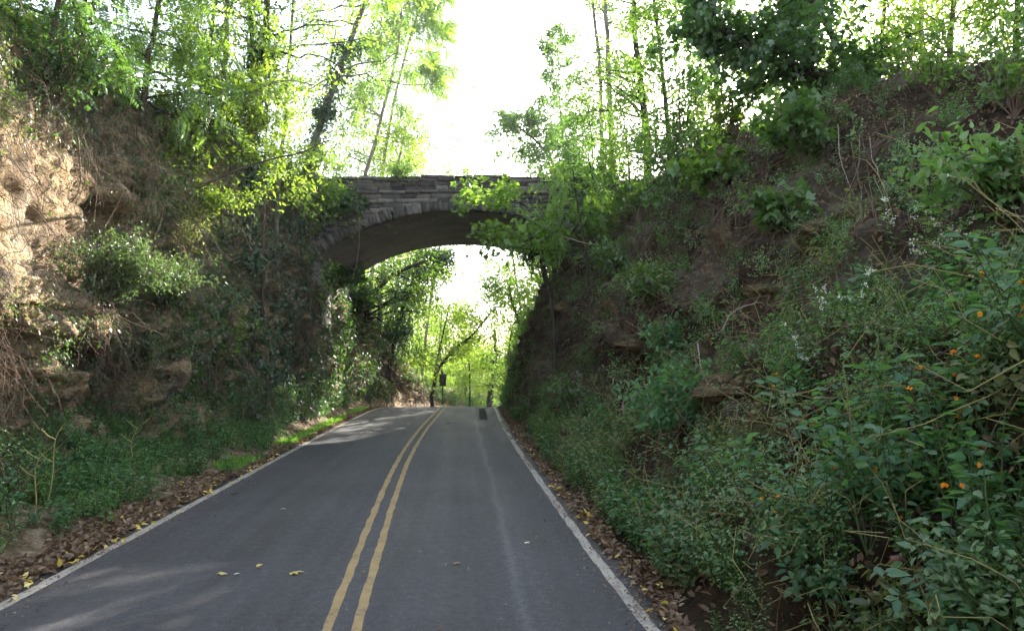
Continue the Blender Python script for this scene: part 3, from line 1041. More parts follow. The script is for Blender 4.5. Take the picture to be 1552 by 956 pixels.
def grow(trunk, r0, r1, rng, nl=20, t0=.3, t1=1., L0=2.5, L1=1.0, el=(.2, .8), bias=(0, 0, 0), nsub=6, sub=.45, droop=.15, wob=.06, lr=.4, pw=.8, inner=.2):
    K = 18
    tr = smooth_line(trunk, K)
    tr[1:-1] += rng.normal(0, r0 * .12, (K - 2, 3))
    rad = r0 + (r1 - r0) * np.linspace(0, 1, K) ** pw
    rad[0] *= 1.25
    t = np.sort(rng.uniform(t0, t1, nl))
    t[-1] = t1
    st = along(np.repeat(tr[None], nl, 0), t)
    az = rng.uniform(0, 2 * math.pi, nl)
    e = rng.uniform(el[0], el[1], nl)
    v = np.stack([np.cos(az) * np.cos(e), np.sin(az) * np.cos(e), np.sin(e)], -1) + np.array(bias)
    v = nrm(v)
    q = (t - t0) / max(1e-6, t1 - t0)
    L = (L0 + (L1 - L0) * q) * rng.uniform(.65, 1.25, nl)
    s = np.linspace(0, 1, 8)
    limbs = st[:, None, :] + v[:, None, :] * (s[None, :, None] * L[:, None, None]) + wig(nl, 8, wob, rng) * (L[:, None, None] * .5)
    limbs[..., 2] -= droop * L[:, None] * s[None] ** 2
    lrad = np.interp(t, np.linspace(0, 1, K), rad) * lr
    lrad = np.minimum(lrad, .012 + .022 * L)
    LR = lrad[:, None] * (1 - .78 * s[None])
    li = np.repeat(np.arange(nl), nsub)
    ss = rng.uniform(inner, 1, nl * nsub)
    ss[::nsub] = 1
    sst = along(limbs[li], ss)
    sv = nrm(nrm(limbs[li, -1] - limbs[li, 0]) * .8 + rng.normal(0, .65, (nl * nsub, 3)) + np.array([0, 0, .15]))
    sl_ = L[li] * sub * (1.15 - .5 * ss) * rng.uniform(.6, 1.3, nl * nsub)
    s5 = np.linspace(0, 1, 5)
    subs = sst[:, None, :] + sv[:, None, :] * (s5[None, :, None] * sl_[:, None, None]) + wig(nl * nsub, 5, .05, rng) * sl_[:, None, None]
    subs[..., 2] -= droop * 1.3 * sl_[:, None] * s5[None] ** 2
    SR = np.maximum(.004, LR[li, -2] * .8)[:, None] * (1 - .7 * s5[None])
    return tr, rad, limbs, LR, subs, SR


def leaves_on(subs, n, rng, spread=.1, lo=.15):
    k = np.repeat(np.arange(len(subs)), n)
    s = rng.uniform(lo, 1.0, len(k))
    p = along(subs[k], s) + rng.normal(0, spread, (len(k), 3))
    d = nrm(subs[k, -1] - subs[k, 0])
    return p, d


def ivy_on(mb, line, n, rng, rad, size=.09, s0=0, s1=1, hang=.6):
    s = rng.uniform(s0, s1, n)
    # tufts: thicker in places
    s = np.clip(s + .03 * np.sin(s * 37 + rng.uniform(0, 6)), 0, 1)
    P = along(np.repeat(line[None], n, 0), s)
    a = rng.uniform(0, 2 * math.pi, n)
    tuft = .6 + .6 * (vnoise(np.stack([s * 9, s * 0, s * 0], -1), 5) + .6)
    r = rad * tuft * rng.uniform(.4, 1.15, n)
    o = np.stack([np.cos(a), np.sin(a), rng.normal(0, .25, n)], -1)
    P = P + o * r[:, None]
    d = nrm(o * .5 + np.array([0, 0, -hang]) + rng.normal(0, .35, (n, 3)))
    mb.inst(IVY, P, frames(d, nrm(o + rng.normal(0, .3, (n, 3))), size * rng.uniform(.6, 1.3, n)), 0)


TREES = []


def tree(name, label, cat, trunk, r0, r1, seed, leafmat_, bark, proto=SMALL, size=.12, nleaf=8, group=None, ivy=None, spread=.12, droopl=.3, **kw):
    rng = np.random.default_rng(seed)
    trunk = [np.asarray(p, float) for p in trunk]
    gz = ground_z(trunk[0][0], trunk[0][1]) - .15
    if kw.pop('rooted', True) and gz < trunk[0][2] - .05:
        trunk = [np.array([trunk[0][0] + .02, trunk[0][1], gz])] + trunk
    base = trunk[0]
    e = empty(name, base, label, cat, group)
    tr, rad, limbs, LR, subs, SR = grow(trunk, r0, r1, rng, **kw)
    MB().tubes(tr, rad, 9, cap=True).tubes(limbs, LR, 5).tubes(subs, SR, 3).build('trunk', bark, e, base, smooth=True)
    m = MB()
    p, d = leaves_on(subs, int(nleaf * (2.4 if proto is not PINN else 1.8)), rng, spread * 1.3)
    cloud(m, p, d, rng, proto, size, droopl)
    m.build('crown', leafmat_, e, base)
    if ivy:
        m = MB()
        ivy_on(m, tr, ivy[0], rng, ivy[1], ivy[2], ivy[3], ivy[4])
        m.build('ivy', L_IVY, e, base)
    TREES.append(e)
    return e


def shrub(name, label, cat, base, nrm_, h, w, seed, leafmat_, nst=12, nleaf=30, proto=OVATE, size=.09, bark=None, group=None, spread=.07, lean=.3, droopl=.2):
    rng = np.random.default_rng(seed)
    base = np.asarray(base, float)
    e = empty(name, base, label, cat, group)
    az = rng.uniform(0, 2 * math.pi, nst)
    out = rng.uniform(.15, 1, nst) * w
    v = np.stack([np.cos(az) * out, np.sin(az) * out, h * rng.uniform(.55, 1.05, nst)], -1) + np.asarray(nrm_) * lean * h
    s = np.linspace(0, 1, 7)
    st = base[None, None] + v[:, None] * s[None, :, None] + wig(nst, 7, .035 * h, rng)
    st[..., 2] -= .25 * out[:, None] * s[None] ** 2
    li = np.repeat(np.arange(nst), 4)
    ss = rng.uniform(.3, 1, len(li))
    a = along(st[li], ss)
    sv = nrm(rng.normal(0, 1, (len(li), 3)) + np.array([0, 0, .4])) * (h * .3 * rng.uniform(.5, 1.2, (len(li), 1)))
    s4 = np.linspace(0, 1, 4)
    sub = a[:, None] + sv[:, None] * s4[None, :, None]
    MB().tubes(st, .012 * (1 - .7 * s)[None] * np.ones((nst, 1)), 4).tubes(sub, .005 * np.ones((len(li), 4)), 3).build('stems', bark or M_BRUSH, e, base, smooth=True)
    m = MB()
    p, d = leaves_on(sub, nleaf // 4 + 1, rng, spread)
    cloud(m, p, d, rng, proto, size, droopl)
    m.build('foliage', leafmat_, e, base)
    return e


# ------------------------------------------------------------------ weeds
def weed_mesh(rng, h=.8, nst=4, npair=8, leaf=.09, proto=OVATE, w=.3, flowers=0, fsize=(.026, 3, 0)):
    """leafy upright stems; 0 leaf, 1 stem, 2 flower"""
    lf, sm, fl = MB(), MB(), []
    az = rng.uniform(0, 2 * math.pi, nst)
    v = np.stack([np.cos(az) * w, np.sin(az) * w, np.full(nst, 1.0)], -1) * (h * rng.uniform(.6, 1.05, (nst, 1)))
    s = np.linspace(0, 1, 6)
    st = v[:, None] * s[None, :, None] + wig(nst, 6, .025 * h, rng)
    sm.tubes(st, (.007 * (1 - .6 * s))[None] * np.ones((nst, 1)), 3, 1)
    k = np.repeat(np.arange(nst), npair * 2)
    ss = np.tile(np.repeat(np.linspace(.25, 1, npair), 2), nst) + rng.normal(0, .03, len(k))
    P = along(st[k], ss)
    a = rng.uniform(0, 6.28, len(k))
    d = np.stack([np.cos(a), np.sin(a), rng.uniform(-.35, .35, len(k))], -1)
    P = P + d * (.03 + .10 * h * (1 - np.clip(ss, 0, 1))[:, None] * rng.uniform(.3, 1, (len(k), 1)))
    lf.inst(proto, P, frames(d, nrm(np.array([0, 0, 1.0]) + rng.normal(0, .35, (len(k), 3))), leaf * rng.uniform(.6, 1.25, len(k))), 0)
    if flowers:
        kk = rng.integers(0, nst, flowers)
        P = along(st[kk], rng.uniform(.7, 1, flowers)) + rng.normal(0, .06, (flowers, 3)) + np.array([0, 0, .03])
        for q in P:
            f = MB()
            for j in range(fsize[1]):
                f.inst(PETAL, q[None] + rng.normal(0, fsize[2], (1, 3)), frames(rng.normal(0, 1, (1, 3)), nrm(rng.normal(0, 1, (1, 3))), np.full(1, fsize[0])), 2)
            fl.append(f)
    return lf, sm, fl


def merged(parts):
    m = MB()
    for p in list(parts[:2]) + parts[2]:
        if p.n:
            V, l, s, mt = p.proto()
            m.raw(V, l, s, mt)
    return m.proto()


def tilt_frames(nn, rng, n, scale, follow=.45):
    up = nrm(np.array([0, 0, 1.0]) * (1 - follow) + nn * follow + rng.normal(0, .12, (n, 3)))
    a = rng.uniform(0, 6.28, n)
    x = nrm(np.cross(np.stack([np.cos(a), np.sin(a), a * 0], -1), up))
    y = np.cross(up, x)
    return np.stack([x, y, up], -1) * np.asarray(scale).reshape(-1, 1, 1)


def carpet(name, label, cat, protos, mats, P, Nn, rng, sc=(.6, 1.2), follow=.45, sink=.03):
    m = MB()
    which = rng.integers(0, len(protos), len(P))
    for i, pr in enumerate(protos):
        k = which == i
        m.inst(pr, P[k] - Nn[k] * sink, tilt_frames(Nn[k], rng, k.sum(), rng.uniform(sc[0], sc[1], k.sum()), follow))
    o = m.build(name, mats)
    return tag(o, label, cat, kind='stuff')
def A(Y, *pp):
    """trunk through sight lines at one distance, or (px,py,Y) triples"""
    return [at(p[0], p[1], p[2] if len(p) > 2 else Y) for p in pp]


def AH(side, *pp):
    """trunk rooted where its first sight line meets the bank"""
    Y = hit(pp[0][0], pp[0][1], side)[0][1]
    return [at(a, b, Y) for a, b in pp]


def bare(P):
    """0 on the bare sunlit hollow and slope of the rock side, 1 elsewhere"""
    a, b, z = proj(P)
    k = np.exp(-(((a - 60) / 125) ** 2 + ((b - 330) / 125) ** 2) ** 2)
    return 1 - .96 * np.clip(k * 1.4, 0, 1) * (P[..., 1] < 16)


# =========================================================== RIGHT BANK: ground cover
rg = np.random.default_rng(21)
WEEDS = [merged(weed_mesh(rg, .55, 4, 7, .085, OVATE, .35)) for _ in range(4)]
WEEDS_N = [merged(weed_mesh(rg, .40, 5, 8, .065, NARROW, .45)) for _ in range(3)]
BROAD = [merged(weed_mesh(rg, .6, 3, 4, .12, OVATE, .35)) for _ in range(3)]
FINE = [merged(weed_mesh(rg, .5, 7, 12, .04, SMALL, .5)) for _ in range(3)]
LOW = [merged(weed_mesh(rg, .26, 5, 5, .055, SMALL, .7)) for _ in range(4)]


def patch(P, sc, seed, lo, hi):
    n = fbm(P * sc, 3, seed)
    return np.clip((n - lo) / (hi - lo), 0, 1)


def pxy(P):
    a, b, z = proj(P)
    return a, b, z


# tangled dead stems
def strands(side, n, dens, rng, L=(.4, 1.6), r=(.003, .008), y=(4, 30), c=(2, 9), hang=1.0, out=.12, K=7, w=.09):
    P, Q = scatter(side, n, dens, rng, y[1], y[0], c[0], c[1])
    n = len(P)
    ln = rng.uniform(L[0], L[1], n)
    s = np.linspace(0, 1, K)
    v = nrm(np.array([0, 0, -hang]) + rng.normal(0, .55, (n, 3)) + Q * .35)
    S = P[:, None] + v[:, None] * (s[None, :, None] * ln[:, None, None]) + wig(n, K, w, rng) * ln[:, None, None]
    S += Q[:, None] * out * (1 - (2 * s - 1) ** 2)[None, :, None]
    S[..., 2] -= .18 * (ln[:, None] * s[None] ** 2)
    R = rng.uniform(r[0], r[1], n)[:, None] * (1 - .5 * s)[None]
    return MB().tubes(S, R, 3)



def right_dense(P, Nn, cu):
    x, y, z = pxy(P)
    zz = P[..., 2] - zroad(P[..., 1])
    g = patch(P, 1.1, 61, -.05, .45)
    foot = np.clip(1 - zz / 1.3, 0, 1)
    near = np.clip((10.5 - P[..., 1]) / 2.5, 0, 1) * np.clip(1.2 - (zz - 2.7) / 1.3, 0, 1)
    hi = np.clip((13.0 - P[..., 1]) / 2, 0, 1) * .35
    return np.clip(1.1 * foot * (.10 + .90 * g) + near * (.04 + .96 * g) + hi * g * .3 + .02 * g, 0, 1.4) * np.clip((P[..., 0] - cx(P[..., 1]) - 1.85) / .25, 0, 1)


sp1 = lambda P: patch(P, .7, 88, -.25, .25)
sp2 = lambda P: patch(P, .7, 93, -.1, .4)
P, Q = scatter('R', 760, lambda P, N_, c: right_dense(P, N_, c) * (1 - .85 * sp1(P)), rg, 46, 2.6, .7, 8.5)
carpet('undergrowth', 'green leafy weeds covering the lower right bank', 'undergrowth', WEEDS + LOW[:2], [L_WEED, M_STEM, M_PETAL], P, Q, rg, (.5, 1.2), .4)
P, Q = scatter('R', 700, lambda P, N_, c: right_dense(P, N_, c) * sp1(P), rg, 46, 2.6, .7, 8.5)
carpet('undergrowth', 'paler narrow leaved weeds mixed through the right bank', 'undergrowth', WEEDS_N + FINE, [L_WEED2, M_STEM, M_PETAL], P, Q, rg, (.6, 1.3), .4)
P, Q = scatter('R', 560, lambda P, N_, c: (.04 + right_dense(P, N_, c)) * sp2(P), rg, 46, 2.6, .7, 8.5)
carpet('undergrowth', 'dark fine leaved weeds in clumps on the right bank', 'undergrowth', FINE + LOW, [L_MID, M_STEM, M_PETAL], P, Q, rg, (.6, 1.5), .5)
P, Q = scatter('R', 260, lambda P, N_, c: (.1 + right_dense(P, N_, c)) * sp2(P), rg, 30, 2.6, .7, 8.5)
carpet('undergrowth', 'fading olive weeds among the green ones on the right bank', 'undergrowth', WEEDS + BROAD, [L_OLIVE, M_STEM, M_PETAL], P, Q, rg, (.5, 1.1), .5)
m = strands('R', 650, lambda P, N_, c: .1 + np.clip(right_dense(P, N_, c), 0, 1), rg, (.5, 1.3), (.003, .006), (3, 16), (1.2, 6), -.4, .15)
tag(m.build('dry_grass', plainmat('straw_stem', (.30, .26, .10), .7), smooth=True), 'yellowish bent stems through the weeds of the right bank', 'dry grass', kind='stuff')
# sparse seedlings and creepers high on the bank
P, Q = scatter('R', 950, lambda P, N_, c: (.12 + patch(P, .8, 33, 0, .5)) * (P[..., 2] > 1.2), rg, 34, 6, 2, 8.6)
carpet('ground_cover', 'small green creepers and seedlings on the upper right bank', 'creepers', LOW + FINE, [L_WEED2, M_STEM, M_PETAL], P, Q, rg, (.6, 1.3), .8)
P, Q = scatter('R', 2000, lambda P, N_, c: np.ones(P.shape[:-1]) * (P[..., 2] > 5), rg, 40, 8, 7.9, 10)
carpet('ground_cover', 'green weeds along the top of the right bank', 'weeds', WEEDS + WEEDS_N, [L_MID, M_STEM, M_PETAL], P, Q, rg, (.8, 1.6), .2)

# dead leaves on the bank and along the road
def flat_leaves(name, label, P, Nn, rng, mat, proto=OVATE, size=(.05, .09), lift=.012, rough=.35):
    n = len(P)
    up = nrm(Nn + rng.normal(0, rough, (n, 3)))
    d = rng.normal(0, 1, (n, 3))
    d = nrm(d - (d * up).sum(1, keepdims=True) * up)
    m = MB().inst(proto, P + Nn * lift, frames(d, up, rng.uniform(size[0], size[1], n)), 0)
    return tag(m.build(name, mat), label, 'dead leaves', kind='stuff')


P, Q = scatter('R', 30000, lambda P, N_, c: .3 + patch(P, .7, 5, -.4, .4), rg, 30, 2.5, .6, 9)
flat_leaves('leaf_litter', 'dead brown leaves lying over the right bank', P, Q, rg, L_DRY, size=(.05, .11), lift=.04, rough=.6)


def verge_pts(n, fx, d0, d1, y0, y1, rng, p=1.0):
    y = y0 + (y1 - y0) * rng.random(n) ** p
    wv = np.minimum(1.0, .55 + .5 * vnoise(np.stack([y * .8, y * 0, y * 0], -1), 9))
    x = fx(y) + d0 + (d1 - d0) * rng.random(n) ** 1.3 * wv
    return np.stack([x, y, zroad(y) + .025 + .02 * rng.random(n)], -1)


Pn = verge_pts(13000, LINE_L, -.12, -2.1, 5, 36, rg, 1.7)
flat_leaves('leaf_litter', 'brown fallen leaves along the left edge of the road', Pn, np.tile([0, 0, 1.0], (len(Pn), 1)), rg, L_LITTER, OVATE, (.05, .12), .005, .45)
Pn = verge_pts(6000, LINE_R, .17, .85, 3, 36, rg, 1.6)
flat_leaves('leaf_litter', 'brown fallen leaves along the right edge of the road', Pn, np.tile([0, 0, 1.0], (len(Pn), 1)), rg, L_LITTER, OVATE, (.05, .11), .005, .45)
for fx, sg1, a0 in ((LINE_L, -1, 'left'), (LINE_R, 1, 'right')):
    y = 3.5 + 26 * rg.random(5200) ** 1.6
    off = rg.normal(.12, .28, len(y)) * np.clip(.6 + 1.2 * vnoise(np.stack([y * .9, y * 0 + sg1, y * 0], -1), 15), .15, 2)
    x = fx(y) + sg1 * off
    Pn = np.stack([x, y, np.where((x > np.interp(y, yr, RXL)) & (x < np.interp(y, yr, RXR)), road_z(x, y) + .006, zroad(y) + .012)], -1)
    flat_leaves('leaf_litter', 'crushed bits of leaf and grit along the %s road edge' % a0, Pn, np.tile([0, 0, 1.0], (len(Pn), 1)), rg, L_LITTER, SMALL, (.012, .045), .002, .3)
Pn = np.concatenate([verge_pts(240, LINE_L, .05, -1.1, 5, 26, rg, 1.6), verge_pts(110, LINE_R, .1, .75, 3, 26, rg, 1.6)])
flat_leaves('leaf_litter', 'yellow fallen leaves scattered on both verges', Pn, np.tile([0, 0, 1.0], (len(Pn), 1)), rg, L_YELLOW, OVATE, (.06, .11), .012, .4)


m = strands('R', 1600, lambda P, N_, c: (.1 + patch(P, .6, 171, -.4, .3)) * np.clip((P[..., 2] - 2.5) / 2.5, 0, 1), rg, (.8, 2.6), (.003, .009), (8, 30), (4, 9), 1.6, .22)
tag(m.build('brush', M_VINE, smooth=True), 'long dry stems trailing down from the crest of the right bank', 'brush', kind='stuff')
m = strands('R', 6500, lambda P, N_, c: (.15 + patch(P, .8, 71, -.5, .3)) * np.clip(P[..., 2] / 2.0, .1, 1), rg, (.35, 1.4), (.003, .008), (3, 30), (2.0, 8.6))
tag(m.build('brush', M_BRUSH, smooth=True), 'tangle of thin brown dead stems over the right bank', 'brush', kind='stuff')
m = strands('L', 3200, lambda P, N_, c: patch(P, .8, 72, -.4, .3) * (P[..., 2] > 4.3) * bare(P), rg, (.4, 2.0), (.002, .008), (8, 27), (4, 9), 1.4, .2)
tag(m.build('brush', M_VINE, smooth=True), 'dry hanging stems over the upper rock cut', 'brush', kind='stuff')
m = strands('L', 1500, lambda P, N_, c: patch(P, .8, 74, -.2, .4) * bare(P), rg, (.4, 1.6), (.003, .008), (9, 24), (2.2, 6), 1.2)
tag(m.build('brush', M_BRUSH, smooth=True), 'brown dead stems hanging down the face of the rock', 'brush', kind='stuff')

# =========================================================== LEFT SIDE: ground cover, ivy
lg = np.random.default_rng(22)


def left_verge(P, Nn, cu):
    g = patch(P, .8, 13, -.7, .2)
    return np.clip((LINE_L(P[..., 1]) - .75 - .35 * vnoise(P * .9, 4) - P[..., 0]) / .25, 0, 1) * (.2 + .8 * g) * np.clip((1.5 - P[..., 2]) / 1.0, 0, 1)


P, Q = scatter('L', 1050, left_verge, lg, 40, 5, .6, 3)
carpet('undergrowth', 'green leafy weeds along the foot of the rock cut', 'undergrowth', WEEDS + WEEDS_N, [L_WEED, M_STEM, M_PETAL], P, Q, lg, (.45, .95), .3)
P, Q = scatter('L', 1000, left_verge, lg, 40, 5, .6, 3)
carpet('undergrowth', 'paler narrow leaved weeds along the left verge', 'undergrowth', WEEDS_N + LOW, [L_WEED2, M_STEM, M_PETAL], P, Q, lg, (.6, 1.2), .3)
# short bright grass beside the road
n = 5000
y = 13 + 21 * lg.random(n)
x = LINE_L(y) - .25 - .65 * lg.random(n)
gp = np.stack([x, y, zroad(y) + .01], -1)
gp = gp[(vnoise(gp * .5, 2) + .25 * (y - 19) / 8 > -.05)]
d = nrm(np.array([0, 0, 1.0]) + lg.normal(0, .4, gp.shape))
m = MB().inst(NARROW, gp, frames(d, lg.normal(0, 1, gp.shape), lg.uniform(.08, .2, len(gp))), 0)
tag(m.build('grass', L_GRASS), 'short bright grass beside the left edge line', 'grass', kind='stuff')


def ivy_cover(name, label, n, dens, y, c, size, rng, mat=L_IVY, out=.22, proto=IVY, side='L'):
    P, Q = scatter(side, n, dens, rng, y[1], y[0], c[0], c[1])
    n = len(P)
    puff = np.clip(.5 + .8 * fbm(P * 1.6, 2, 8), 0, 1.4)
    P = P + Q * (out * puff * rng.random(n))[:, None] + rng.normal(0, .04, (n, 3))
    d = nrm(np.array([0, 0, -.8]) + Q * .35 + rng.normal(0, .45, (n, 3)))
    m = MB().inst(proto, P, frames(d, nrm(Q + rng.normal(0, .4, (n, 3))), size * rng.uniform(.55, 1.3, n)), 0)
    return tag(m.build(name, mat), label, 'ivy', kind='stuff')


ivy_cover('ivy', 'dark ivy curtain hanging down the rock beside the bridge', 21000,
          lambda P, N_, c: np.clip((P[..., 1] - 18.6 - 1.2 * vnoise(P * .7, 3)) / 1.2, 0, 1) * (.35 + .65 * patch(P, .9, 4, -.6, .1)) * np.clip((28 - P[..., 1]) / 2, 0, 1), (17, 29), (1.6, 8.4), .095, lg, L_IVY, .45)
ivy_cover('ivy', 'fine dusty creeper leaves below and beside the ledge bush', 15000,
          lambda P, N_, c: (.15 + patch(P, 1.0, 29, -.2, .4)) * bare(P) * (P[..., 2] > 1), (10, 20), (2.6, 7.5), .055, lg, L_DUSTY, .35, SMALL)
ivy_cover('ivy', 'dark ivy added to darken the rock below the far corner of the bridge', 11000, lambda P, N_, c: np.ones(P.shape[:-1]), (27, 41), (1.7, 7), .12, lg, L_DARK, .5)  # added to cover rock that the sun strikes through the arch
ivy_cover('ivy', 'patches of ivy and creeper over the middle of the rock cut', 17000,
          lambda P, N_, c: (.06 + patch(P, .7, 14, -.15, .4)) * (P[..., 2] > 1) * np.clip((P[..., 1] - 10) / 4, .2, 1) * bare(P), (9, 20), (2.4, 8.2), .075, lg, L_MID, .3)
ivy_cover('ivy', 'olive brown creeper leaves over the middle of the rock cut', 14000,
          lambda P, N_, c: (.06 + patch(P, .8, 19, -.15, .4)) * (P[..., 2] > 2) * bare(P), (9, 21), (2.8, 8.5), .065, lg, L_OLIVE, .3, SMALL)
ivy_cover('ivy', 'dark creepers on the shaded top of the rock cut', 22000,
          lambda P, N_, c: (.15 + patch(P, .7, 24, -.3, .3)) * bare(P), (7, 22), (6.1, 10), .09, lg, L_DARK, .5, OVATE)
ivy_cover('ivy', 'dark ivy over the right bank below the bridge', 8000,
          lambda P, N_, c: patch(P, .8, 54, -.4, .2) * np.clip((P[..., 1] - 18) / 4, 0, 1), (18, 30), (3, 9), .10, lg, L_DARK, .4, OVATE, 'R')
P, Q = scatter('L', 1800, lambda P, N_, c: np.ones(P.shape[:-1]), lg, 34, 8, 7.6, 9.6)
carpet('ground_cover', 'green weeds on top of the rock cut', 'weeds', WEEDS + WEEDS_N, [L_BRIGHT, M_STEM, M_PETAL], P, Q, lg, (.8, 1.7), .2)
P, Q = scatter('L', 5000, lambda P, N_, c: np.clip(N_[..., 2], 0, 1) * bare(P), lg, 24, 6, 1.2, 9)
flat_leaves('leaf_litter', 'dry leaves caught on the ledges of the rock cut', P, Q, lg, L_DRY, lift=.02)
P, Q = scatter('L', 1300, lambda P, N_, c: patch(P, .6, 5, -.3, .4) * np.clip((P[..., 1] - 36) / 14, .15, 1), lg, 70, 34, 1.2, 9.5)
carpet('undergrowth', 'weeds on the shaded left bank beyond the bridge', 'undergrowth', WEEDS, [L_MID, M_STEM, M_PETAL], P, Q, lg, (.7, 1.6), .3)
m = strands('L', 1200, lambda P, N_, c: .2 + patch(P, .8, 77, -.3, .3), lg, (.5, 1.8), (.006, .014), (34, 54), (2, 8), 1.2)
tag(m.build('brush', B_DARK, smooth=True), 'dark dead stems over the shaded bank beyond the bridge', 'brush', kind='stuff')
P, Q = scatter('R', 2200, lambda P, N_, c: patch(P, .6, 5, -.5, .3), lg, 75, 36, 1.2, 9.5)
carpet('undergrowth', 'sunlit weeds on the right bank beyond the bridge', 'undergrowth', WEEDS, [L_BRIGHT, M_STEM, M_PETAL], P, Q, lg, (1, 2.2), .3)

# =========================================================== individual plants
sg_ = np.random.default_rng(31)


def weed_thing(name, label, cat, seed, group=None, leafm=L_WEED, flower=M_PETAL, **kw):
    r = np.random.default_rng(seed)
    e = empty(name, (0, 0, 0), label, cat, group)
    lf, sm, fl = weed_mesh(r, **kw)
    lf.build("foliage", leafm, e)
    sm2 = MB()
    V, l, s, mt = sm.proto()
    sm2.raw(V, l, s, 0).build('stems', M_STEM, e)
    for f in fl:
        V, l, s, mt = f.proto()
        MB().raw(V, l, s, 0).build('flower', flower, e)
    return e


def place(e, P, rng, sc=1.0, tilt=.3, n=None):
    e.location = P
    e.rotation_euler = (rng.normal(0, .08), rng.normal(0, .08) - tilt * .3, rng.uniform(0, 6.28))
    e.scale = (sc, sc, sc)


jw = [weed_thing('jewelweed', 'leafy weed with small orange flowers on the lower right bank', 'weed', 100 + i, 'orange flowered weeds on the right bank', h=.85, nst=5, npair=9, leaf=.095, w=.35, flowers=1 + i % 2) for i in range(4)]
spots = [(1490, 660), (1440, 700), (1380, 690), (1530, 720), (1480, 760), (1420, 770), (1350, 760), (1300, 740), (1530, 800), (1460, 840), (1390, 830), (1310, 820),
         (1250, 790), (1190, 610), (1230, 590), (1160, 640), (1520, 600), (1460, 590), (1540, 540), (1500, 520), (1360, 640), (1290, 660), (1230, 680), (1545, 870), (1480, 900), (1250, 850), (1180, 800), (1420, 640), (1340, 700), (1510, 850), (1545, 660), (1400, 740)]
for i, (a, b) in enumerate(spots):
    e = jw[i] if i < 4 else copy_tree(jw[i % 4])
    p, nn = hit(a, b + 25, 'R', -.02)
    place(e, p, sg_, sg_.uniform(.75, 1.15), 1.0)

sn = [weed_thing('snakeroot', 'bushy weed topped with small white flower heads on the upper right bank', 'weed', 140 + i, 'white flowered weeds on the right bank', L_WEED2, M_WHITEF, h=.9, nst=7, npair=8, leaf=.085, w=.4, flowers=14, fsize=(.02, 9, .018)) for i in range(2)]
for i, (a, b) in enumerate([(1400, 430), (1345, 380), (1430, 390), (1300, 500), (1210, 560)]):
    e = sn[i] if i < 2 else copy_tree(sn[i % 2])
    p, nn = hit(a, b + 20, 'R', -.02)
    place(e, p, sg_, [1.25, .9, 1, .8, .7][i], .8)

vw = [weed_thing('verge_weed', 'tall green weed standing among the plants at the foot of the rock cut', 'weed', 160 + i, 'tall weeds along the left verge', h=.9, nst=4, npair=9, leaf=.10, w=.22) for i in range(3)]
for i, (a, b) in enumerate([(60, 740), (120, 730), (190, 720), (250, 710), (300, 690), (350, 680), (400, 660), (20, 790), (90, 790), (160, 770), (230, 740), (440, 645)]):
    e = vw[i] if i < 3 else copy_tree(vw[i % 3])
    p, nn = hit(a, b + 25, 'L', -.02)
    place(e, p, sg_, sg_.uniform(.5, .85), 0)

# shrubs of the rock side
p, n_ = hit(160, 470, 'L')
shrub('bush', 'green bush spreading on the ledge of the rock cut', 'bush', p, n_, 1.3, 1.05, 201, L_DUSTY, 44, 170, OVATE, .07, lean=.25)
p, n_ = hit(200, 545, 'L')
shrub('bush', 'rounded green bush hanging below the ledge bush on the rock face', 'bush', p, n_, 1.1, .85, 202, L_DUSTY, 30, 130, OVATE, .065, lean=.6)
p, n_ = hit(245, 470, 'L')
shrub('bush', 'third dusty green bush, right of the ledge bush and higher than the hanging one', 'bush', p, n_, 1.0, .8, 213, L_DUSTY, 30, 120, OVATE, .065, lean=.5)
p, n_ = hit(300, 330, 'L')
shrub('bush', 'yellow green creeping bush on the face under the dry vines', 'bush', p, n_, 1.1, .8, 214, L_YG, 22, 80, SMALL, .08, lean=.6)
p, n_ = hit(330, 560, 'L')
shrub('bush', 'light green bush growing out of the grey rock near the road', 'bush', p, n_, 1.0, .7, 203, L_BRIGHT, 14, 44, OVATE, .10, lean=.5)
p, n_ = hit(270, 400, 'L')
shrub('bush', 'thin olive bush on the face right of the ledge', 'bush', p, n_, .9, .6, 204, L_OLIVE, 14, 50, SMALL, .08, lean=.5)
p, n_ = hit(60, 590, 'L')
shrub('bush', 'small sparse seedling in front of the hollow at the foot of the rock', 'bush', p, n_, .8, .3, 205, L_WEED, 5, 16, OVATE, .10, lean=.2)
p, n_ = hit(90, 170, 'L')
shrub('bush', 'shaded bush hanging at the top left of the rock cut', 'bush', p, n_, 1.3, 1.0, 206, L_DARK, 24, 70, OVATE, .10, lean=.5)
p, n_ = hit(360, 235, 'L')
shrub('bush', 'sunlit bush on the crest of the rock cut by the ivy clad trunks', 'bush', p, n_, 1.8, 1.2, 207, L_YG, 24, 60, OVATE, .11, lean=.3)
p, n_ = hit(430, 300, 'L')
shrub('bush', 'yellow green bush on the crest of the rock cut near the bridge', 'bush', p, n_, 1.8, 1.1, 208, L_BRIGHT, 24, 50, OVATE, .11, lean=.3)
shrub('bush', 'feathery bush hanging over the bridge parapet at its left end', 'bush', at(605, 270, 25.9), (0, -1, 0), .6, .8, 209, L_MID, 16, 40, SMALL, .10, lean=.2, droopl=.6)
shrub('bush', 'shaded ivy bush covering the left end of the bridge wall', 'bush', at(520, 330, 25.7), (0, -1, 0), .9, .9, 210, L_DARK, 22, 90, IVY, .12, lean=.2, droopl=.8)
shrub('bush', 'dark bush added to block sun at the far left corner under the arch', 'bush', (-4.9, 35.0, 4.3), (.3, .5, .2), 1.7, 1.3, 212, L_DARK, 34, 110, OVATE, .13, lean=.3)  # put in to keep the sun off the left abutment
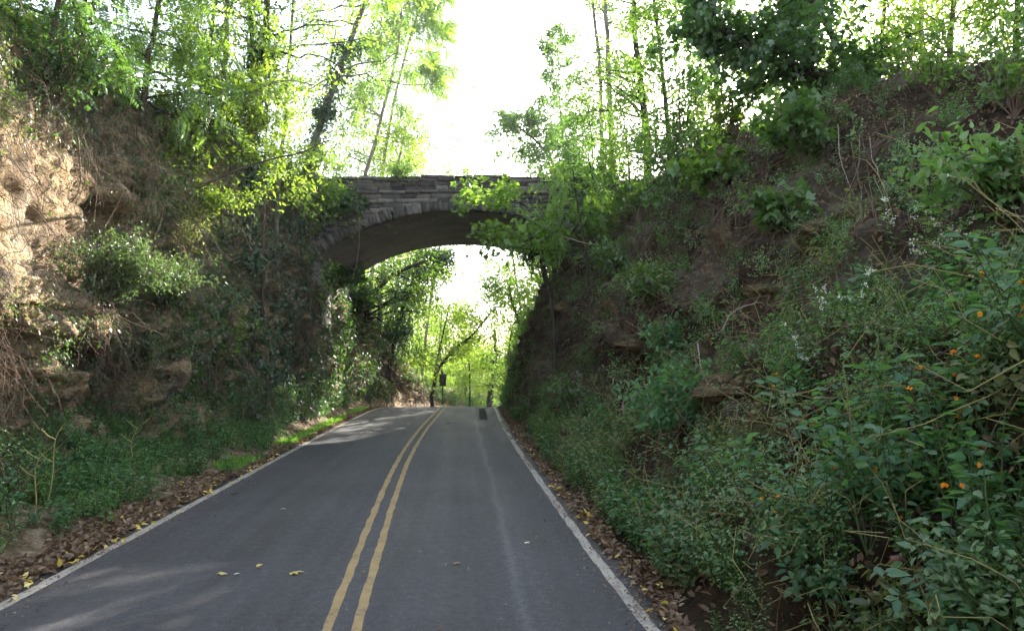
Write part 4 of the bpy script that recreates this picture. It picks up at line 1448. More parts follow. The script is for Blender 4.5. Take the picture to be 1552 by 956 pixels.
shrub('creeper', 'dark creeper added to darken the left inner wall of the arch nearer the back', 'creeper', (-5.05, 31.5, 5.6), (.6, 0, -.5), .8, 1.1, 215, L_DARK, 34, 90, IVY, .13, lean=.6, droopl=.9)  # added over the bare wall, dark leaves standing in for its shade
shrub('creeper', 'dark creeper added to darken the left inner wall of the arch nearer the front', 'creeper', (-5.05, 28.8, 5.2), (.6, 0, -.5), .8, 1.1, 216, L_DARK, 34, 90, IVY, .13, lean=.6, droopl=.9)  # likewise added to hide the sunlit wall behind dark leaves
shrub('bush', 'low bush rooted on the bridge parapet by the leaning trees', 'bush', at(860, 285, 26.6), (0, -1, 0), .9, .9, 211, L_MID, 18, 50, OVATE, .11, lean=.2)

# shrubs of the right bank
for (a, b, h, w, lm, lab, sd, pr, sz) in (
        (1085, 290, .9, .9, L_BRIGHT, 'large lobed leaved sapling leaning from the upper right bank', 221, LOBED, .24),
        (1215, 250, 1.0, .8, L_MID, 'lobed leaved sapling below the dark overhang of the right bank', 222, LOBED, .22),
        (1190, 345, .8, .6, L_MID, 'smaller lobed leaved sapling between the pale rock and the hanging roots', 223, LOBED, .20),
        (940, 420, 1.0, .8, L_MID, 'green bush on the bank just right of the bridge', 224, OVATE, .12),
        (1000, 450, .8, .7, L_MID, 'green bush high on the bank left of the pale rock block', 225, OVATE, .11),
        (1010, 570, .9, .6, L_WEED, 'upright green bush below the rock ledge of the right bank', 226, OVATE, .11),
        (1060, 650, .9, .7, L_WEED, 'dark green bush on the lower right bank beside the hollow', 227, OVATE, .11),
        (880, 630, .7, .8, L_DARK, 'dark low bush at the foot of the right bank near the road', 228, OVATE, .09),
        (1520, 330, .9, .7, L_WEED2, 'pale green bush high at the right edge of the bank', 229, OVATE, .12),
        (1540, 180, 1.2, 1.2, L_MID, 'rounded green bush on the crest at the far right', 230, OVATE, .10),
        (1420, 150, 1.2, 1.2, L_BRIGHT, 'sunlit bush on the crest of the right bank', 231, OVATE, .11),
        (1110, 200, .9, 1.0, L_YG, 'yellow green bush on the crest behind the dark overhang', 232, SMALL, .11),
        (1010, 260, 1.2, 1.0, L_MID, 'leafy bush on the slope between the tall trees and the overhang', 233, OVATE, .12),
        (960, 330, 1.3, 1.0, L_MID, 'leafy bush under the tall trees by the bridge end', 234, OVATE, .12)):
    p, n_ = hit(a, b, 'R')
    shrub('sapling' if pr is LOBED else 'bush', lab, 'sapling' if pr is LOBED else 'bush', p, n_, h, w, sd, lm, 16, 26 if pr is LOBED else 56, pr, sz, lean=.45)

# dry stalks by the road at left
for i, (a, b, h, lab) in enumerate([(35, 760, 1.2, 'tall yellow dry stalk with a bent top at the left edge'), (15, 770, .9, 'shorter yellow dry stalk beside the tall bent one'), (170, 700, .9, 'thin arching dry stalk in front of the dark hollow')]):
    p, n_ = hit(a, b, 'L')
    p = np.array([p[0] + .3, p[1], p[2] - .1])
    s = np.linspace(0, 1, 9)
    c = np.stack([p[0] + .05 * np.sin(s * 5 + i) + .22 * s ** 3, p[1] + .05 * s, p[2] + h * s - .3 * h * np.clip(s - .75, 0, 1)], -1)
    m = MB().tubes(c, .009 * (1 - .6 * s), 6)
    for k in range(5):
        q = c[3 + k]
        v = np.array([(-1) ** k * .16, -.05, .10])
        m.tubes(np.stack([q, q + v * .5, q + v + (0, 0, .04)]), np.array([.006, .005, .003]), 4)
    tag(m.build('dry_stalk', plainmat('straw', (.42, .34, .13), .7), origin=tuple(p), smooth=True), lab, 'dry stalk')

# =========================================================== hanging roots and vines
hg = np.random.default_rng(41)


def hanging(name, pts, r, mat, label, cat, group=None, k=26, wob=.02):
    c = smooth_line(pts, k)
    c[1:] += np.cumsum(hg.normal(0, wob * .5, (k - 1, 3)), axis=0) * np.linspace(.2, 1, k - 1)[:, None]
    return tag(MB().tubes(c, r * (1 - .55 * np.linspace(0, 1, k)), 6).build(name, mat, origin=tuple(c[0]), smooth=True), label, cat, group)


def ontoR(*pp, out=.12):
    r, Y = [], 99
    for a, b in pp:
        y = hit(a, b, 'R', out)[0][1] - out
        Y = min(Y, y)
        r.append(at(a, b, Y))
    return r

def ontoL(*pp, out=.12): return [hit(a, b, 'L', out)[0] for a, b in pp]


for k, pp in enumerate(([(1303, 205), (1300, 250), (1278, 310), (1262, 375)], [(1306, 205), (1316, 265), (1325, 310), (1340, 350)], [(1318, 208), (1322, 240), (1332, 290)], [(1290, 215), (1297, 270), (1302, 330)],
           [(1325, 270), (1345, 310), (1350, 345)], [(1310, 280), (1326, 320), (1338, 360)], [(1200, 160), (1194, 190), (1199, 215)], [(1225, 150), (1222, 185), (1226, 215)], [(1370, 180), (1372, 230), (1395, 280)],
           [(1240, 160), (1246, 220), (1250, 270)], [(1270, 190), (1276, 240), (1290, 290)], [(1340, 185), (1355, 235), (1350, 280)], [(1420, 200), (1424, 260), (1410, 310)], [(1465, 200), (1470, 250), (1480, 290)])):
    hanging('hanging_root', ontoR(*pp, out=.2), .005 + .0022 * (k % 4), M_ROOT if k % 2 == 0 else M_VINE, 'thin root hanging down the bare earth of the right bank', 'root', 'roots hanging on the right bank')
hanging('vine', A(22, (800, 330), (850, 358), (895, 372), (938, 378)), .022, M_ROOT, 'pale bare vine stretched in front of the right end of the arch', 'vine')
hanging('vine', ontoR((945, 628), (946, 605), (965, 592), (985, 583), out=.25), .022, M_ROOT, 'pale curved stem arching out of the foot of the right bank', 'vine')
hanging('vine', ontoR((1095, 500), (1110, 475), (1150, 460), (1170, 462), out=.25), .014, M_ROOT, 'pale arched stem in the middle of the right bank', 'vine')
hanging('vine', ontoR((1057, 520), (1062, 550), (1075, 590), out=.2), .013, M_ROOT, 'thin pale stem hanging straight down over the dark hollow', 'vine')
hanging('vine', A(25.5, (543, 270), (541, 310), (545, 350), (541, 395), (533, 415)), .035, M_VINE, 'leafy vine hanging down the left end of the arch', 'vine')
hanging('branch', A(17, (215, 405), (240, 370), (275, 340)), .03, M_ROOT, 'short pale broken branch leaning on the rock face', 'branch')
hanging('branch', A(17, (300, 285), (350, 262), (400, 245), (460, 232), (500, 215)), .03, B_BROWN, 'long bare branch reaching right across the ivy clad trunks', 'branch')
hanging('branch', A(11, (0, 432), (40, 440), (80, 458)), .012, M_ROOT, 'thin pale fallen twig lying on the ledge at the left edge', 'branch')
for k in range(46):
    a = hg.uniform(190, 420)
    b = 130 + .45 * abs(a - 180) + hg.uniform(-30, 60)
    p0, n0 = hit(a, b, 'L', .3)
    L = hg.uniform(1.0, 2.6)
    pts = [p0, p0 + np.array([hg.normal(0, .08), 0, -L * .35]), p0 + np.array([hg.normal(0, .15), hg.normal(0, .1), -L * .7]), p0 + np.array([hg.normal(0, .2), hg.normal(0, .1), -L])]
    hanging('dry_vine', pts, hg.uniform(.005, .016), M_VINE if k % 3 else B_BROWN, 'dry brown vine hanging down the upper face of the rock cut', 'vine', 'dry vines on the rock cut', 18, .02)
for k in range(14):
    a = hg.uniform(90, 215)
    p0, n0 = hit(a, 200 + hg.uniform(-15, 30), 'L', .15)
    L = hg.uniform(.8, 1.7)
    pts = [p0, p0 + np.array([.12, -.05, -L * .4]), p0 + np.array([.1 + hg.normal(0, .1), -.05, -L * .75]), p0 + np.array([hg.normal(.05, .15), -.05, -L])]
    hanging('hanging_root', pts, hg.uniform(.006, .018), M_VINE, 'brown root hanging in front of the hollow in the tan rock', 'root', 'roots over the tan hollow', 18, .025)

# =========================================================== rocks
def boulder(P, n_, size, seed, label, mat=None, sq=(1, 1, .75), flat=.5):
    r = np.random.default_rng(seed)
    u = np.linspace(0, math.pi, 40)
    v = np.linspace(0, 2 * math.pi, 71)
    D = np.stack([np.sin(u)[:, None] * np.cos(v)[None], np.sin(u)[:, None] * np.sin(v)[None], np.cos(u)[:, None] * np.ones(71)[None]], -1)
    # facets: cut by random planes
    q = np.ones(D.shape[:2])
    for k in range(14):
        pl = nrm(r.normal(0, 1, 3))
        h = r.uniform(.5, .85)
        c = D @ pl
        q = np.where(c > .05, np.minimum(q, h / np.maximum(c, .05)), q)
    q = q + .12 * fbm(D * 2.2 + seed, 5, seed) - .05 * np.exp(-((lambda w: (w[1] - w[0]) / .1)(worley(D * 2.0 + seed, seed))) ** 2)
    q[:, -1] = q[:, 0]
    V = D * q[..., None] * np.array(sq) * size
    G = V + P - n_ * size * .55
    return tag(MB().grid(G, flip=False).build('rock', mat or M_ROCK, origin=tuple(P), smooth=True), label, 'rock')


M_PALE = M_BROCK
for (a, b, s, side, lab, mt, sq) in (
        (75, 590, .8, 'L', 'squared tan rock block at the foot of the cut below the ledge', None, (1, 1, .8)),
        (100, 625, .40, 'L', 'smaller tan rock under the squared block', None, (1.2, 1, .6)),
        (305, 610, .42, 'L', 'sunlit rounded rock at the foot of the grey face', None, (1, 1, .9)),
        (330, 640, .30, 'L', 'low grey rock among the weeds by the grey face', None, (1.2, 1, .7)),
        (275, 560, .40, 'L', 'upright grey rock jutting from the middle of the face', None, (.8, 1, 1.2)),
        (360, 460, .50, 'L', 'grey rock knob jutting out left of the ivy curtain', None, (.9, 1, 1.0)),
        (225, 480, .40, 'L', 'brown rock knob half hidden beside the ledge bush', None, (1, 1, .8)),
        (95, 640, .35, 'L', 'low tan rock beside the dark hollow', None, (1.3, 1, .6)),
        (1095, 375, .75, 'R', 'pale mossy rock block bedded in the upper right bank', M_PALE, (1, 1, .8)),
        (1290, 305, .8, 'R', 'broad tan rock face behind the hanging roots', M_PALE, (1.5, 1, .7)),
        (960, 505, .8, 'R', 'flat overhanging rock ledge in the middle of the right bank', M_PALE, (1.5, 1, .38)),
        (1110, 560, .75, 'R', 'dark rock ledge above the hollow in the right bank', M_PALE, (1.4, 1, .4)),
        (850, 480, .9, 'R', 'dark jutting rock at the corner of the bank below the arch', M_PALE, (1.2, 1, .4)),
        (1165, 605, .5, 'R', 'brown rock beside the leafy weeds of the right bank', M_PALE, (1.2, 1, .6)),
        (1330, 660, .35, 'R', 'small dark rock among the orange flowered weeds', M_PALE, (1.2, 1, .7)),
        (915, 455, .7, 'R', 'rough brown rock nose on the bank to the right of the arch', M_PALE, (1.2, 1, .7)),
        (1010, 420, .6, 'R', 'brown rock half buried left of the pale mossy block', M_PALE, (1.4, 1, .5)),
        (900, 560, .8, 'R', 'long low rock ledge near the foot of the right bank', M_PALE, (1.6, 1, .4)),
        (1030, 520, .7, 'R', 'squarish rock right of the flat overhanging ledge', M_PALE, (1.1, 1, .7)),
        (1180, 430, .55, 'R', 'rounded rock bedded among twigs in the middle of the bank', M_PALE, (1.3, 1, .6)),
        (1110, 230, .7, 'R', 'dark crag under the overhang at the crest of the bank', M_PALE, (1.5, 1, .6)),
        (1535, 400, .5, 'R', 'brown rock sticking out at the right edge of the bank', M_PALE, (1.5, 1, .5))):
    p, n_ = hit(a, b, side)
    boulder(p, n_, s, int(a + b), lab, mt, sq)

# =========================================================== fallen leaves and scraps on the road
def road_leaf(px, py, size, label, mat, proto=LOBED, yaw=0.0, group=None, name='fallen_leaf', cat='leaf'):
    Y = 1120 * 2.2 / (py - 546)
    p = at(px, py, Y)
    z = float(road_z(p[0], p[1])) + .012
    d = np.array([[math.cos(yaw), math.sin(yaw), .12]])
    m = MB().inst(proto, np.zeros((1, 3)), frames(d, np.array([[.1, .1, 1.0]]), np.array([size])), 0)
    o = m.build(name, mat, origin=(0, 0, 0))
    o.location = (p[0], p[1], z)
    return tag(o, label, cat, group)


road_leaf(439, 860, .15, 'yellow leaf lying on the left lane,', L_YELLOW, yaw=.2)
road_leaf(389, 850, .11, 'narrow yellow leaf lying in the middle of three on the left lane', L_YELLOW, OVATE, 1.2)
road_leaf(341, 859, .11, 'yellow leaf lying on the left lane beside a tiny white scrap', L_YELLOW, yaw=2.5)
road_leaf(354, 860, .07, 'tiny white scrap lying beside a yellow leaf on the left lane', M_WHITEF, OVATE, .5, name='scrap', cat='scrap')
road_leaf(687, 850, .10, 'grey curled leaf lying on the right lane', L_LITTER, yaw=.4)
road_leaf(660, 946, .09, 'dark brown leaf lying near the bottom of the right lane', L_DRY, OVATE, 0)
road_leaf(549, 860, .06, 'small dark leaf between the two yellow lines', L_DRY, yaw=1)
road_leaf(638, 832, .06, 'small dark leaf on the right lane near the yellow lines', L_DRY, yaw=2)
road_leaf(424, 766, .10, 'white scrap lying on the left lane in the sun patch', M_WHITEF, OVATE, .1, name='scrap', cat='scrap')
road_leaf(795, 820, .08, 'pale torn scrap lying on the right lane near its edge line', M_WHITEF, yaw=.3, name='scrap', cat='scrap')
road_leaf(674, 642, .22, 'white scrap on the far road just right of the yellow lines', M_WHITEF, OVATE, .1, name='scrap', cat='scrap')
road_leaf(350, 742, .14, 'dark leaf lying on the left edge line', L_DRY, OVATE, .2)
road_leaf(616, 822, .05, 'light fleck of leaf just right of the yellow lines', L_LITTER, OVATE, .2)
road_leaf(466, 690, .10, 'pale leaf on the far part of the left lane', L_LITTER, OVATE, .2)
for i in range(34):
    yy = sg_.uniform(4.6, 26)
    xx = sg_.uniform(float(LINE_L(yy)) + .1, float(LINE_R(yy)) - .1)
    a, b, _ = proj(np.array([xx, yy, 0.0]))
    road_leaf(float(a), float(b), sg_.uniform(.025, .05), 'tiny pale fleck of leaf litter scattered on the road', L_LITTER, OVATE, sg_.uniform(0, 6), 'small flecks of litter on the road')

p, n_ = hit(1430, 268, 'R', .05)
m = MB().inst(LOBED, np.zeros((1, 3)), frames(np.array([[1, .2, .1]]), n_[None], np.array([.2])), 0)
o = tag(m.build('scrap', M_WHITEF), 'white plastic scrap caught on the upper right bank', 'scrap')
o.location = p
p, n_ = hit(1340, 873, 'R', .30)
m = MB().box((-.035, -.012, -.02), (.035, .012, .02), .008)
o = tag(m.build('crushed_can', plainmat('pink_label', (.30, .14, .13), .5)), 'small crushed pink can lying in the weeds of the right bank', 'can')
o.location = p

# =========================================================== trees
SP = dict(nl=26, t0=.3, nsub=7)
# --- left, on top of the cut
tree('ivy_tree', 'dark ivy clad trunk atop the rock cut, the thicker of a close pair', 'tree', AH('L', (376, 300), (384, 200), (400, 110), (406, 0), (412, -160), (420, -420)), .17, .06, 301, L_BRIGHT, B_DARK, OVATE, .12, 6, None, (4200, .34, .11, .0, .8), nl=26, t0=.5, L0=3.0, L1=1.6, el=(0, .7), nsub=6)
tree('ivy_tree', 'slimmer dark trunk of a close pair at the top of the rock cut', 'tree', AH('L', (380, 300), (386, 190), (383, 100), (378, 0), (368, -160), (350, -400)), .10, .04, 302, L_BRIGHT, B_DARK, OVATE, .12, 6, None, (1500, .20, .10, .0, .7), nl=20, t0=.5, L0=2.6, L1=1.4, el=(0, .7), nsub=6)
tree('ivy_tree', 'ivy covered trunk leaning right over the left end of the bridge', 'tree', AH('L', (446, 345), (462, 270), (488, 180), (520, 90), (552, 10), (590, -90), (640, -240)), .17, .06, 303, L_BRIGHT, B_GREY, PINN, .55, 3, None, (5200, .42, .11, .0, .62), nl=13, t0=.5, L0=2.5, L1=1.8, el=(-.2, .5), bias=(.3, .2, 0), nsub=5, droop=.25)
tree('tree', 'pinnate leaved tree drooping bright leaves over the upper left of the rock', 'tree', AH('L', (215, 175), (225, 90), (240, 10), (255, -110), (260, -260)), .09, .03, 304, L_BRIGHT, B_BROWN, PINN, .48, 3, nl=20, t0=.2, L0=1.7, L1=1.0, el=(-.1, .5), nsub=5, droop=.35, bias=(.3, -.2, 0))
tree('tree', 'pinnate leaved tree at the top left corner with shaded leaves', 'tree', AH('L', (70, 120), (85, 30), (100, -80), (110, -240)), .08, .03, 305, L_MID, B_BROWN, PINN, .44, 3, nl=16, t0=.2, L0=1.4, L1=.9, el=(-.1, .5), nsub=5, droop=.3)
tree('tree', 'bright pinnate leaved tree between the corner tree and the ivy clad pair', 'tree', AH('L', (310, 190), (315, 110), (322, 30), (335, -90), (340, -280)), .08, .03, 306, L_YG, B_BROWN, PINN, .5, 4, nl=24, t0=.15, L0=2.0, L1=1.3, el=(-.1, .6), nsub=6, droop=.3)
tree('tree', 'sunlit small leaved tree right of the ivy clad pair', 'tree', AH('L', (420, 300), (430, 200), (436, 100), (445, 0), (450, -150)), .08, .03, 307, L_YG, B_GREY, SMALL, .12, 6, nl=20, t0=.15, L0=2.0, L1=1.5, el=(0, .7), nsub=7)
tree('tree', 'sunlit bushy tree behind the leaning ivy trunk by the parapet', 'tree', AH('L', (470, 300), (482, 220), (495, 130), (510, 40)), .09, .03, 308, L_YG, B_GREY, SMALL, .13, 7, nl=30, t0=.1, L0=2.4, L1=1.6, el=(0, .6), nsub=7)
tree('tree', 'slim sunlit tree at the back of the left plateau', 'tree', AH('L', (330, 240), (338, 120), (345, 0), (350, -200)), .12, .04, 309, L_YG, B_GREY, SMALL, .14, 7, nl=14, t0=.3, L0=2.6, L1=1.6, el=(0, .7), nsub=6)
tree('tree', 'broad tree at the far left of the plateau above the shaded slope', 'tree', AH('L', (120, 60), (130, -60), (140, -220), (150, -450)), .16, .05, 310, L_MID, B_DARK, OVATE, .13, 7, nl=34, t0=.15, L0=3.2, L1=2, el=(-.1, .6), nsub=7)
# --- behind the bridge on the left
tree('tree', 'yellow green tree beyond the bridge, its crown just above the parapet', 'tree', A(41, (575, 470), (585, 360), (600, 270), (615, 190)), .16, .05, 311, L_YG, B_GREY, SMALL, .18, 9, nl=40, t0=.25, L0=4.2, L1=2.2, el=(0, .6), nsub=8, spread=.2)
tree('tree', 'second yellow green tree beyond the bridge, farther back to the left', 'tree', A(50, (600, 520), (604, 400), (612, 300), (622, 225)), .18, .05, 312, L_YG, B_GREY, SMALL, .2, 8, nl=40, t0=.35, L0=3.2, L1=1.8, el=(0, .6), nsub=8, spread=.25)
tree('tree', 'twisted dark limbed tree leaning from the left bank just beyond the arch', 'tree', A(38, (545, 540), (552, 480), (575, 435), (610, 410), (650, 395)), .22, .07, 313, L_BRIGHT, B_DARK, SMALL, .16, 8, nl=28, t0=.2, L0=3.0, L1=2.0, el=(-.1, .7), nsub=7)
tree('tree', 'dark tree draped in dead vines beyond the arch on the left', 'tree', A(42, (590, 560), (602, 500), (620, 440), (642, 402), (668, 378)), .16, .06, 314, L_DARK, B_DARK, OVATE, .16, 7, None, (5200, 1.0, .16, .3, 1.0), nl=26, t0=.35, L0=2.0, L1=1.4, el=(-.7, .3), nsub=7, droop=.5)
tree('tree', 'forked slender tree leaning right beside the road sign', 'tree', A(46, (655, 600), (664, 560), (690, 528), (720, 505), (745, 470)), .14, .05, 315, L_YG, B_DARK, SMALL, .2, 7, nl=24, t0=.4, L0=3.2, L1=2, el=(0, .8), nsub=6, spread=.2)
tree('tree', 'slender upright stem growing from the foot of the forked tree', 'tree', A(46.3, (656, 600), (660, 560), (668, 520), (682, 460)), .09, .04, 316, L_YG, B_DARK, SMALL, .2, 7, nl=22, t0=.4, L0=2.6, L1=1.6, el=(0, .8), nsub=6, spread=.2)
tree('tree', 'airy sunlit tree beyond the bridge reaching right into the open sky', 'tree', A(44, (560, 470), (572, 330), (590, 190), (615, 80), (640, 0)), .17, .05, 317, L_BRIGHT, B_GREY, PINN, .8, 6, nl=26, t0=.55, L0=3.2, L1=2.0, el=(-.2, .5), bias=(.3, 0, 0), nsub=6, droop=.25)
tree('tree', 'low rounded yellow green tree just over the middle of the parapet', 'tree', A(58, (640, 560), (655, 440), (676, 330), (694, 258)), .16, .05, 318, L_YG, B_GREY, SMALL, .22, 7, nl=24, t0=.7, L0=2.6, L1=1.6, el=(0, .5), nsub=7)
tree('tree', 'leafy tree beyond the bridge filling the sky beside the leaning ivy trunk', 'tree', A(38, (520, 420), (545, 300), (575, 190), (600, 90), (610, 10)), .16, .05, 319, L_BRIGHT, B_GREY, SMALL, .19, 7, nl=40, t0=.4, L0=2.6, L1=1.8, el=(-.1, .6), nsub=7, spread=.2)
# --- right, on top of the bank
RTREES = [
    ('dark straight trunk of the tallest tree right of the bridge', A(25, (985, 330), (980, 200), (968, 100), (960, 0), (950, -180), (945, -420)), .16, .05, 321, L_BRIGHT, B_DARK, OVATE, .13, dict(nl=40, t0=.15, L0=2.4, L1=1.6)),
    ('pale straight trunk in the pair behind the tallest tree', A(29, (930, 310), (925, 200), (922, 100), (918, 0), (915, -200)), .16, .06, 322, L_MID, B_GREY, OVATE, .13, dict(nl=24, t0=.3, L0=2.2, L1=1.4)),
    ('slimmer pale trunk left of its twin behind the tallest tree', A(30, (910, 310), (912, 200), (908, 100), (898, 0), (890, -160)), .12, .05, 323, L_MID, B_GREY, OVATE, .13, dict(nl=24, t0=.3, L0=2.0, L1=1.4)),
    ('thin tree with a bare tip standing left of the pale pair', A(43, (868, 330), (856, 230), (848, 150), (845, 50)), .10, .02, 324, L_MID, B_DARK, SMALL, .22, dict(nl=34, t0=.25, L0=2.6, L1=.7)),
    ('airy tree leaning left into the sky behind the bridge', A(46, (862, 360), (842, 260), (818, 220), (790, 196), (765, 182)), .15, .04, 325, L_MID, B_DARK, SMALL, .24, dict(nl=36, t0=.3, L0=2.8, L1=1.3, el=(-.2, .9))),
    ('bushy tree on the bank just beyond the right end of the bridge', A(48, (885, 400), (872, 300), (862, 230), (850, 170)), .16, .04, 335, L_MID, B_DARK, SMALL, .24, dict(nl=40, t0=.15, L0=3.4, L1=1.6)),
    ('leafy tree behind the right half of the bridge', A(56, (802, 590), (792, 490), (780, 410), (768, 335)), .16, .05, 337, L_BRIGHT, B_DARK, SMALL, .22, dict(nl=34, t0=.5, L0=2.8, L1=1.8)),
    ('leafy tree low beyond the right end of the bridge', A(54, (850, 480), (842, 400), (832, 340), (822, 290)), .18, .05, 336, L_BRIGHT, B_DARK, SMALL, .2, dict(nl=40, t0=.15, L0=3.2, L1=1.8)),
    ('leafy tree between the tallest tree and the dark maple', A(22.5, (1020, 290), (1012, 190), (1002, 90), (990, -20), (985, -200)), .10, .03, 327, L_BRIGHT, B_DARK, OVATE, .13, dict(nl=34, t0=.1, L0=1.8, L1=1.4)),
    ('sunlit tree behind the dark maple on the crest', A(27, (1090, 220), (1085, 120), (1090, 20), (1095, -150)), .13, .04, 328, L_YG, B_GREY, OVATE, .13, dict(nl=34, t0=.1, L0=2.4, L1=1.6)),
    ('young tree with yellow green leaves right of the sunlit gap', A(17, (1325, 150), (1335, 60), (1345, -40), (1350, -220)), .08, .03, 329, L_YG, B_DARK, OVATE, .12, dict(nl=34, t0=.05, L0=1.7, L1=1.2)),
    ('yellow green tree at the top right of the crest', A(16, (1440, 150), (1440, 60), (1450, -60), (1455, -260)), .09, .03, 330, L_YG, B_BROWN, OVATE, .12, dict(nl=36, t0=.05, L0=1.9, L1=1.3)),
    ('leafy tree at the top right corner of the picture', A(14.5, (1535, 150), (1540, 60), (1545, -60), (1555, -260)), .09, .03, 331, L_BRIGHT, B_BROWN, OVATE, .12, dict(nl=36, t0=.05, L0=1.7, L1=1.2)),
    ('tall tree far back behind the yellow green crest trees', A(30, (1400, 120), (1395, 0), (1390, -150), (1385, -320)), .18, .05, 332, L_YG, B_GREY, OVATE, .15, dict(nl=44, t0=.1, L0=3.6, L1=2.2)),
    ('tall tree far back behind the sunlit gap in the leaves', A(34, (1180, 160), (1170, 60), (1165, -60), (1160, -260)), .18, .05, 333, L_YG, B_GREY, OVATE, .15, dict(nl=34, t0=.2, L0=3.2, L1=2.4)),
]
for lab, tr, r0, r1, sd, lm, bk, pr, sz, kw in RTREES:
    k = dict(nl=30, t0=.2, el=(0, .7), nsub=7)
    k.update(kw)
    tree('tree', lab, 'tree', tr, r0, r1, sd, lm, bk, pr, sz, 10, None, None, **k)
for lab, tr, sd, lm, L in (
        ('young bushy tree under the tall trunks beside the bridge end', A(26, (905, 330), (900, 270), (897, 215), (890, 160)), 381, L_MID, 1.7),
        ('young bushy tree in front of the dark tallest trunk', A(23.5, (960, 340), (955, 280), (950, 220), (945, 170)), 382, L_BRIGHT, 1.6),
        ('young bushy tree between the lobed saplings and the tall trunks', AH('R', (1040, 280), (1035, 230), (1030, 180), (1030, 120)), 384, L_MID, 1.4),
        ('sunlit young tree on the crest left of the leaning ivy trunk', AH('L', (400, 290), (402, 230), (405, 170), (410, 100)), 385, L_YG, 1.5),
        ('sunlit young tree above the hanging dry vines of the rock cut', AH('L', (300, 230), (302, 170), (306, 110), (310, 50)), 387, L_YG, 1.3),
        ('young tree bending from the rock crest beside the bridge wall', AH('L', (470, 360), (478, 310), (488, 270), (495, 235)), 388, L_BRIGHT, .8)):
    tree('tree', lab, 'tree', tr, .05, .015, sd, lm, B_BROWN, SMALL if sd % 2 else OVATE, .12, 6, None, None, nl=30, t0=.08, L0=L, L1=L * .6, el=(-.1, .7), nsub=7)
# maple with the crooked limb
tree('maple', 'crooked maple leaning left from the crest with dark lobed leaves against the sun', 'tree', A(16.5, (1300, 170), (1285, 135), (1240, 112), (1190, 98), (1140, 75), (1090, 40), (1050, 0)), .17, .05, 341, L_DARK, B_DARK, LOBED, .155, 13, nl=32, t0=.2, L0=1.5, L1=1.1, el=(-.5, .9), nsub=7, droop=.2)
tree('maple', 'upper stem of dark lobed leaves above the crooked maple limb', 'tree', A(16.8, (1292, 150), (1270, 70), (1225, -10), (1180, -70), (1130, -120)), .12, .04, 342, L_DARK, B_DARK, LOBED, .155, 12, nl=24, t0=.35, L0=1.4, L1=1.2, el=(-.6, .6), nsub=7, droop=.2)
tree('maple', 'low maple with lit leaves reaching across the right half of the arch', 'tree', A(23, (838, 480), (826, 410), (815, 350), (800, 315), (770, 300)), .07, .025, 343, L_BRIGHT, B_DARK, LOBED, .19, 7, nl=14, t0=.45, L0=2.2, L1=1.6, el=(-.15, .35), nsub=5, bias=(-.25, -.1, 0), droop=.08)
tree('tree', 'thin pinnate leaved sapling in front of the bridge at right', 'tree', A(22, (890, 400), (880, 340), (872, 290), (868, 255)), .04, .015, 344, L_BRIGHT, B_DARK, PINN, .45, 3, nl=16, t0=.3, L0=1.2, L1=.8, el=(-.1, .5), nsub=4, droop=.25)
tree('tree', 'small leafy tree growing from the bank at the right end of the arch', 'tree', A(24.5, (900, 420), (905, 340), (900, 280), (890, 230)), .06, .02, 345, L_MID, B_DARK, OVATE, .13, 7, nl=26, t0=.15, L0=1.5, L1=1.0, el=(0, .6), nsub=6)
tree('tree', 'thin bare stemmed tree against the right side of the arch opening', 'tree', A(30, (838, 510), (828, 440), (820, 400), (812, 380)), .07, .04, 346, L_DARK, B_DARK, OVATE, .14, 6, nl=14, t0=.4, L0=1.3, L1=.8, el=(0, .6), nsub=5)
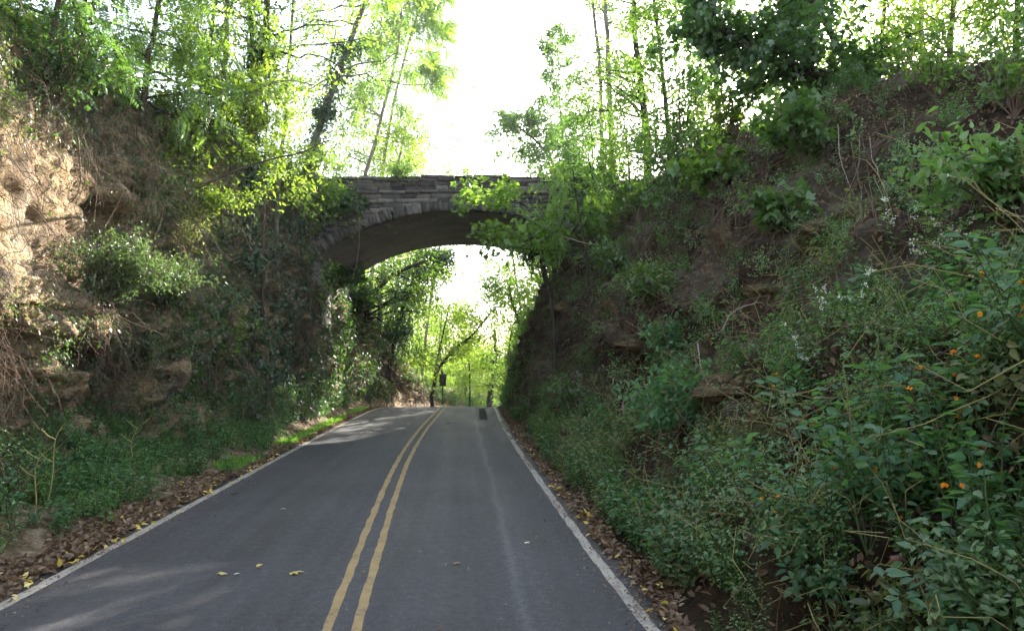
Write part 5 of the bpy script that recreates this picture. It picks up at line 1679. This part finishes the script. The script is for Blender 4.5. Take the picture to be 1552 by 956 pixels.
# --- beyond the crest, seen through the arch
tree('tree', 'stout dark trunk standing in the middle beyond the crest', 'tree', A(62, (742, 612), (745, 590), (750, 560), (752, 530), (750, 500)), .36, .12, 351, L_YG, B_DARK, SMALL, .24, 8, nl=26, t0=.4, L0=2.6, L1=1.6, el=(0, .7), nsub=7, spread=.3)
tree('tree', 'thin straight trunk left of the stout trunk beyond the crest', 'tree', A(60, (712, 612), (712, 580), (711, 540), (712, 500)), .09, .05, 352, L_YG, B_DARK, SMALL, .22, 6, nl=16, t0=.55, L0=2, L1=1.2, el=(0, .7), nsub=6, spread=.3)
tree('tree', 'leafy tree with a bent trunk right of the stout trunk beyond the crest', 'tree', A(58, (768, 608), (770, 570), (772, 530), (778, 490)), .16, .06, 353, L_BRIGHT, B_DARK, SMALL, .22, 7, nl=26, t0=.35, L0=2.6, L1=1.6, el=(0, .7), nsub=7, spread=.3)
tree('tree', 'dark leaning trunk on the right side beyond the arch', 'tree', A(45, (812, 580), (795, 510), (780, 470), (770, 430)), .15, .05, 354, L_BRIGHT, B_DARK, SMALL, .19, 8, nl=30, t0=.25, L0=2.8, L1=1.8, el=(0, .7), nsub=7, spread=.2)
tree('tree', 'tree filling the upper right of the arch opening', 'tree', A(44, (860, 560), (845, 470), (830, 400), (815, 340)), .17, .05, 355, L_BRIGHT, B_DARK, SMALL, .18, 6, nl=26, t0=.35, L0=2.4, L1=1.6, el=(0, .6), nsub=7, spread=.2)

# the wood farther down the valley
fg = np.random.default_rng(77)
FAR = []
for i, (lm, hh) in enumerate(((L_YG, 15), (L_YG, 12), (L_BRIGHT, 17))):
    e = tree('tree', 'sunlit tree in the wood down the valley beyond the crest', 'tree', [(0, 0, 0), (.2, 0, hh * .3), (0, .2, hh * .65), (.3, 0, hh)], .25, .05, 360 + i, lm, B_BROWN, SMALL, .34, 7, 'trees in the wood beyond the crest', nl=40, t0=.08, L0=3.6, L1=1.6, el=(0, .7), nsub=8, spread=.4)
    FAR.append(e)
used = [False] * 3
for i in range(60):
    Y = 66 + 75 * (i / 60) ** 1.2
    a = fg.uniform(500, 930) if i % 3 else fg.uniform(660, 830)
    p = at(a, 560, Y)
    xr_ = float((LINE_L(Y) + LINE_R(Y)) / 2)
    if abs(p[0] - xr_) < 5.5:
        p[0] = xr_ + math.copysign(5.5 + fg.uniform(0, 3), p[0] - xr_)
    side = (GL, 0) if p[0] < xr_ else (GR, 0)
    gz = float(zroad(Y))
    k = i % 3
    e = copy_tree(FAR[k]) if used[k] else FAR[k]
    used[k] = True
    ppx = proj(p)[0]
    mid = 1 - min(1.0, abs(float(ppx) - 745) / 130)
    s = fg.uniform(.65, 1.15) * (1 - .62 * mid)
    e.location = (p[0], p[1], gz)
    e.rotation_euler = (0, 0, fg.uniform(0, 6.28))
    e.scale = (s, s, s * fg.uniform(.85, 1.15))
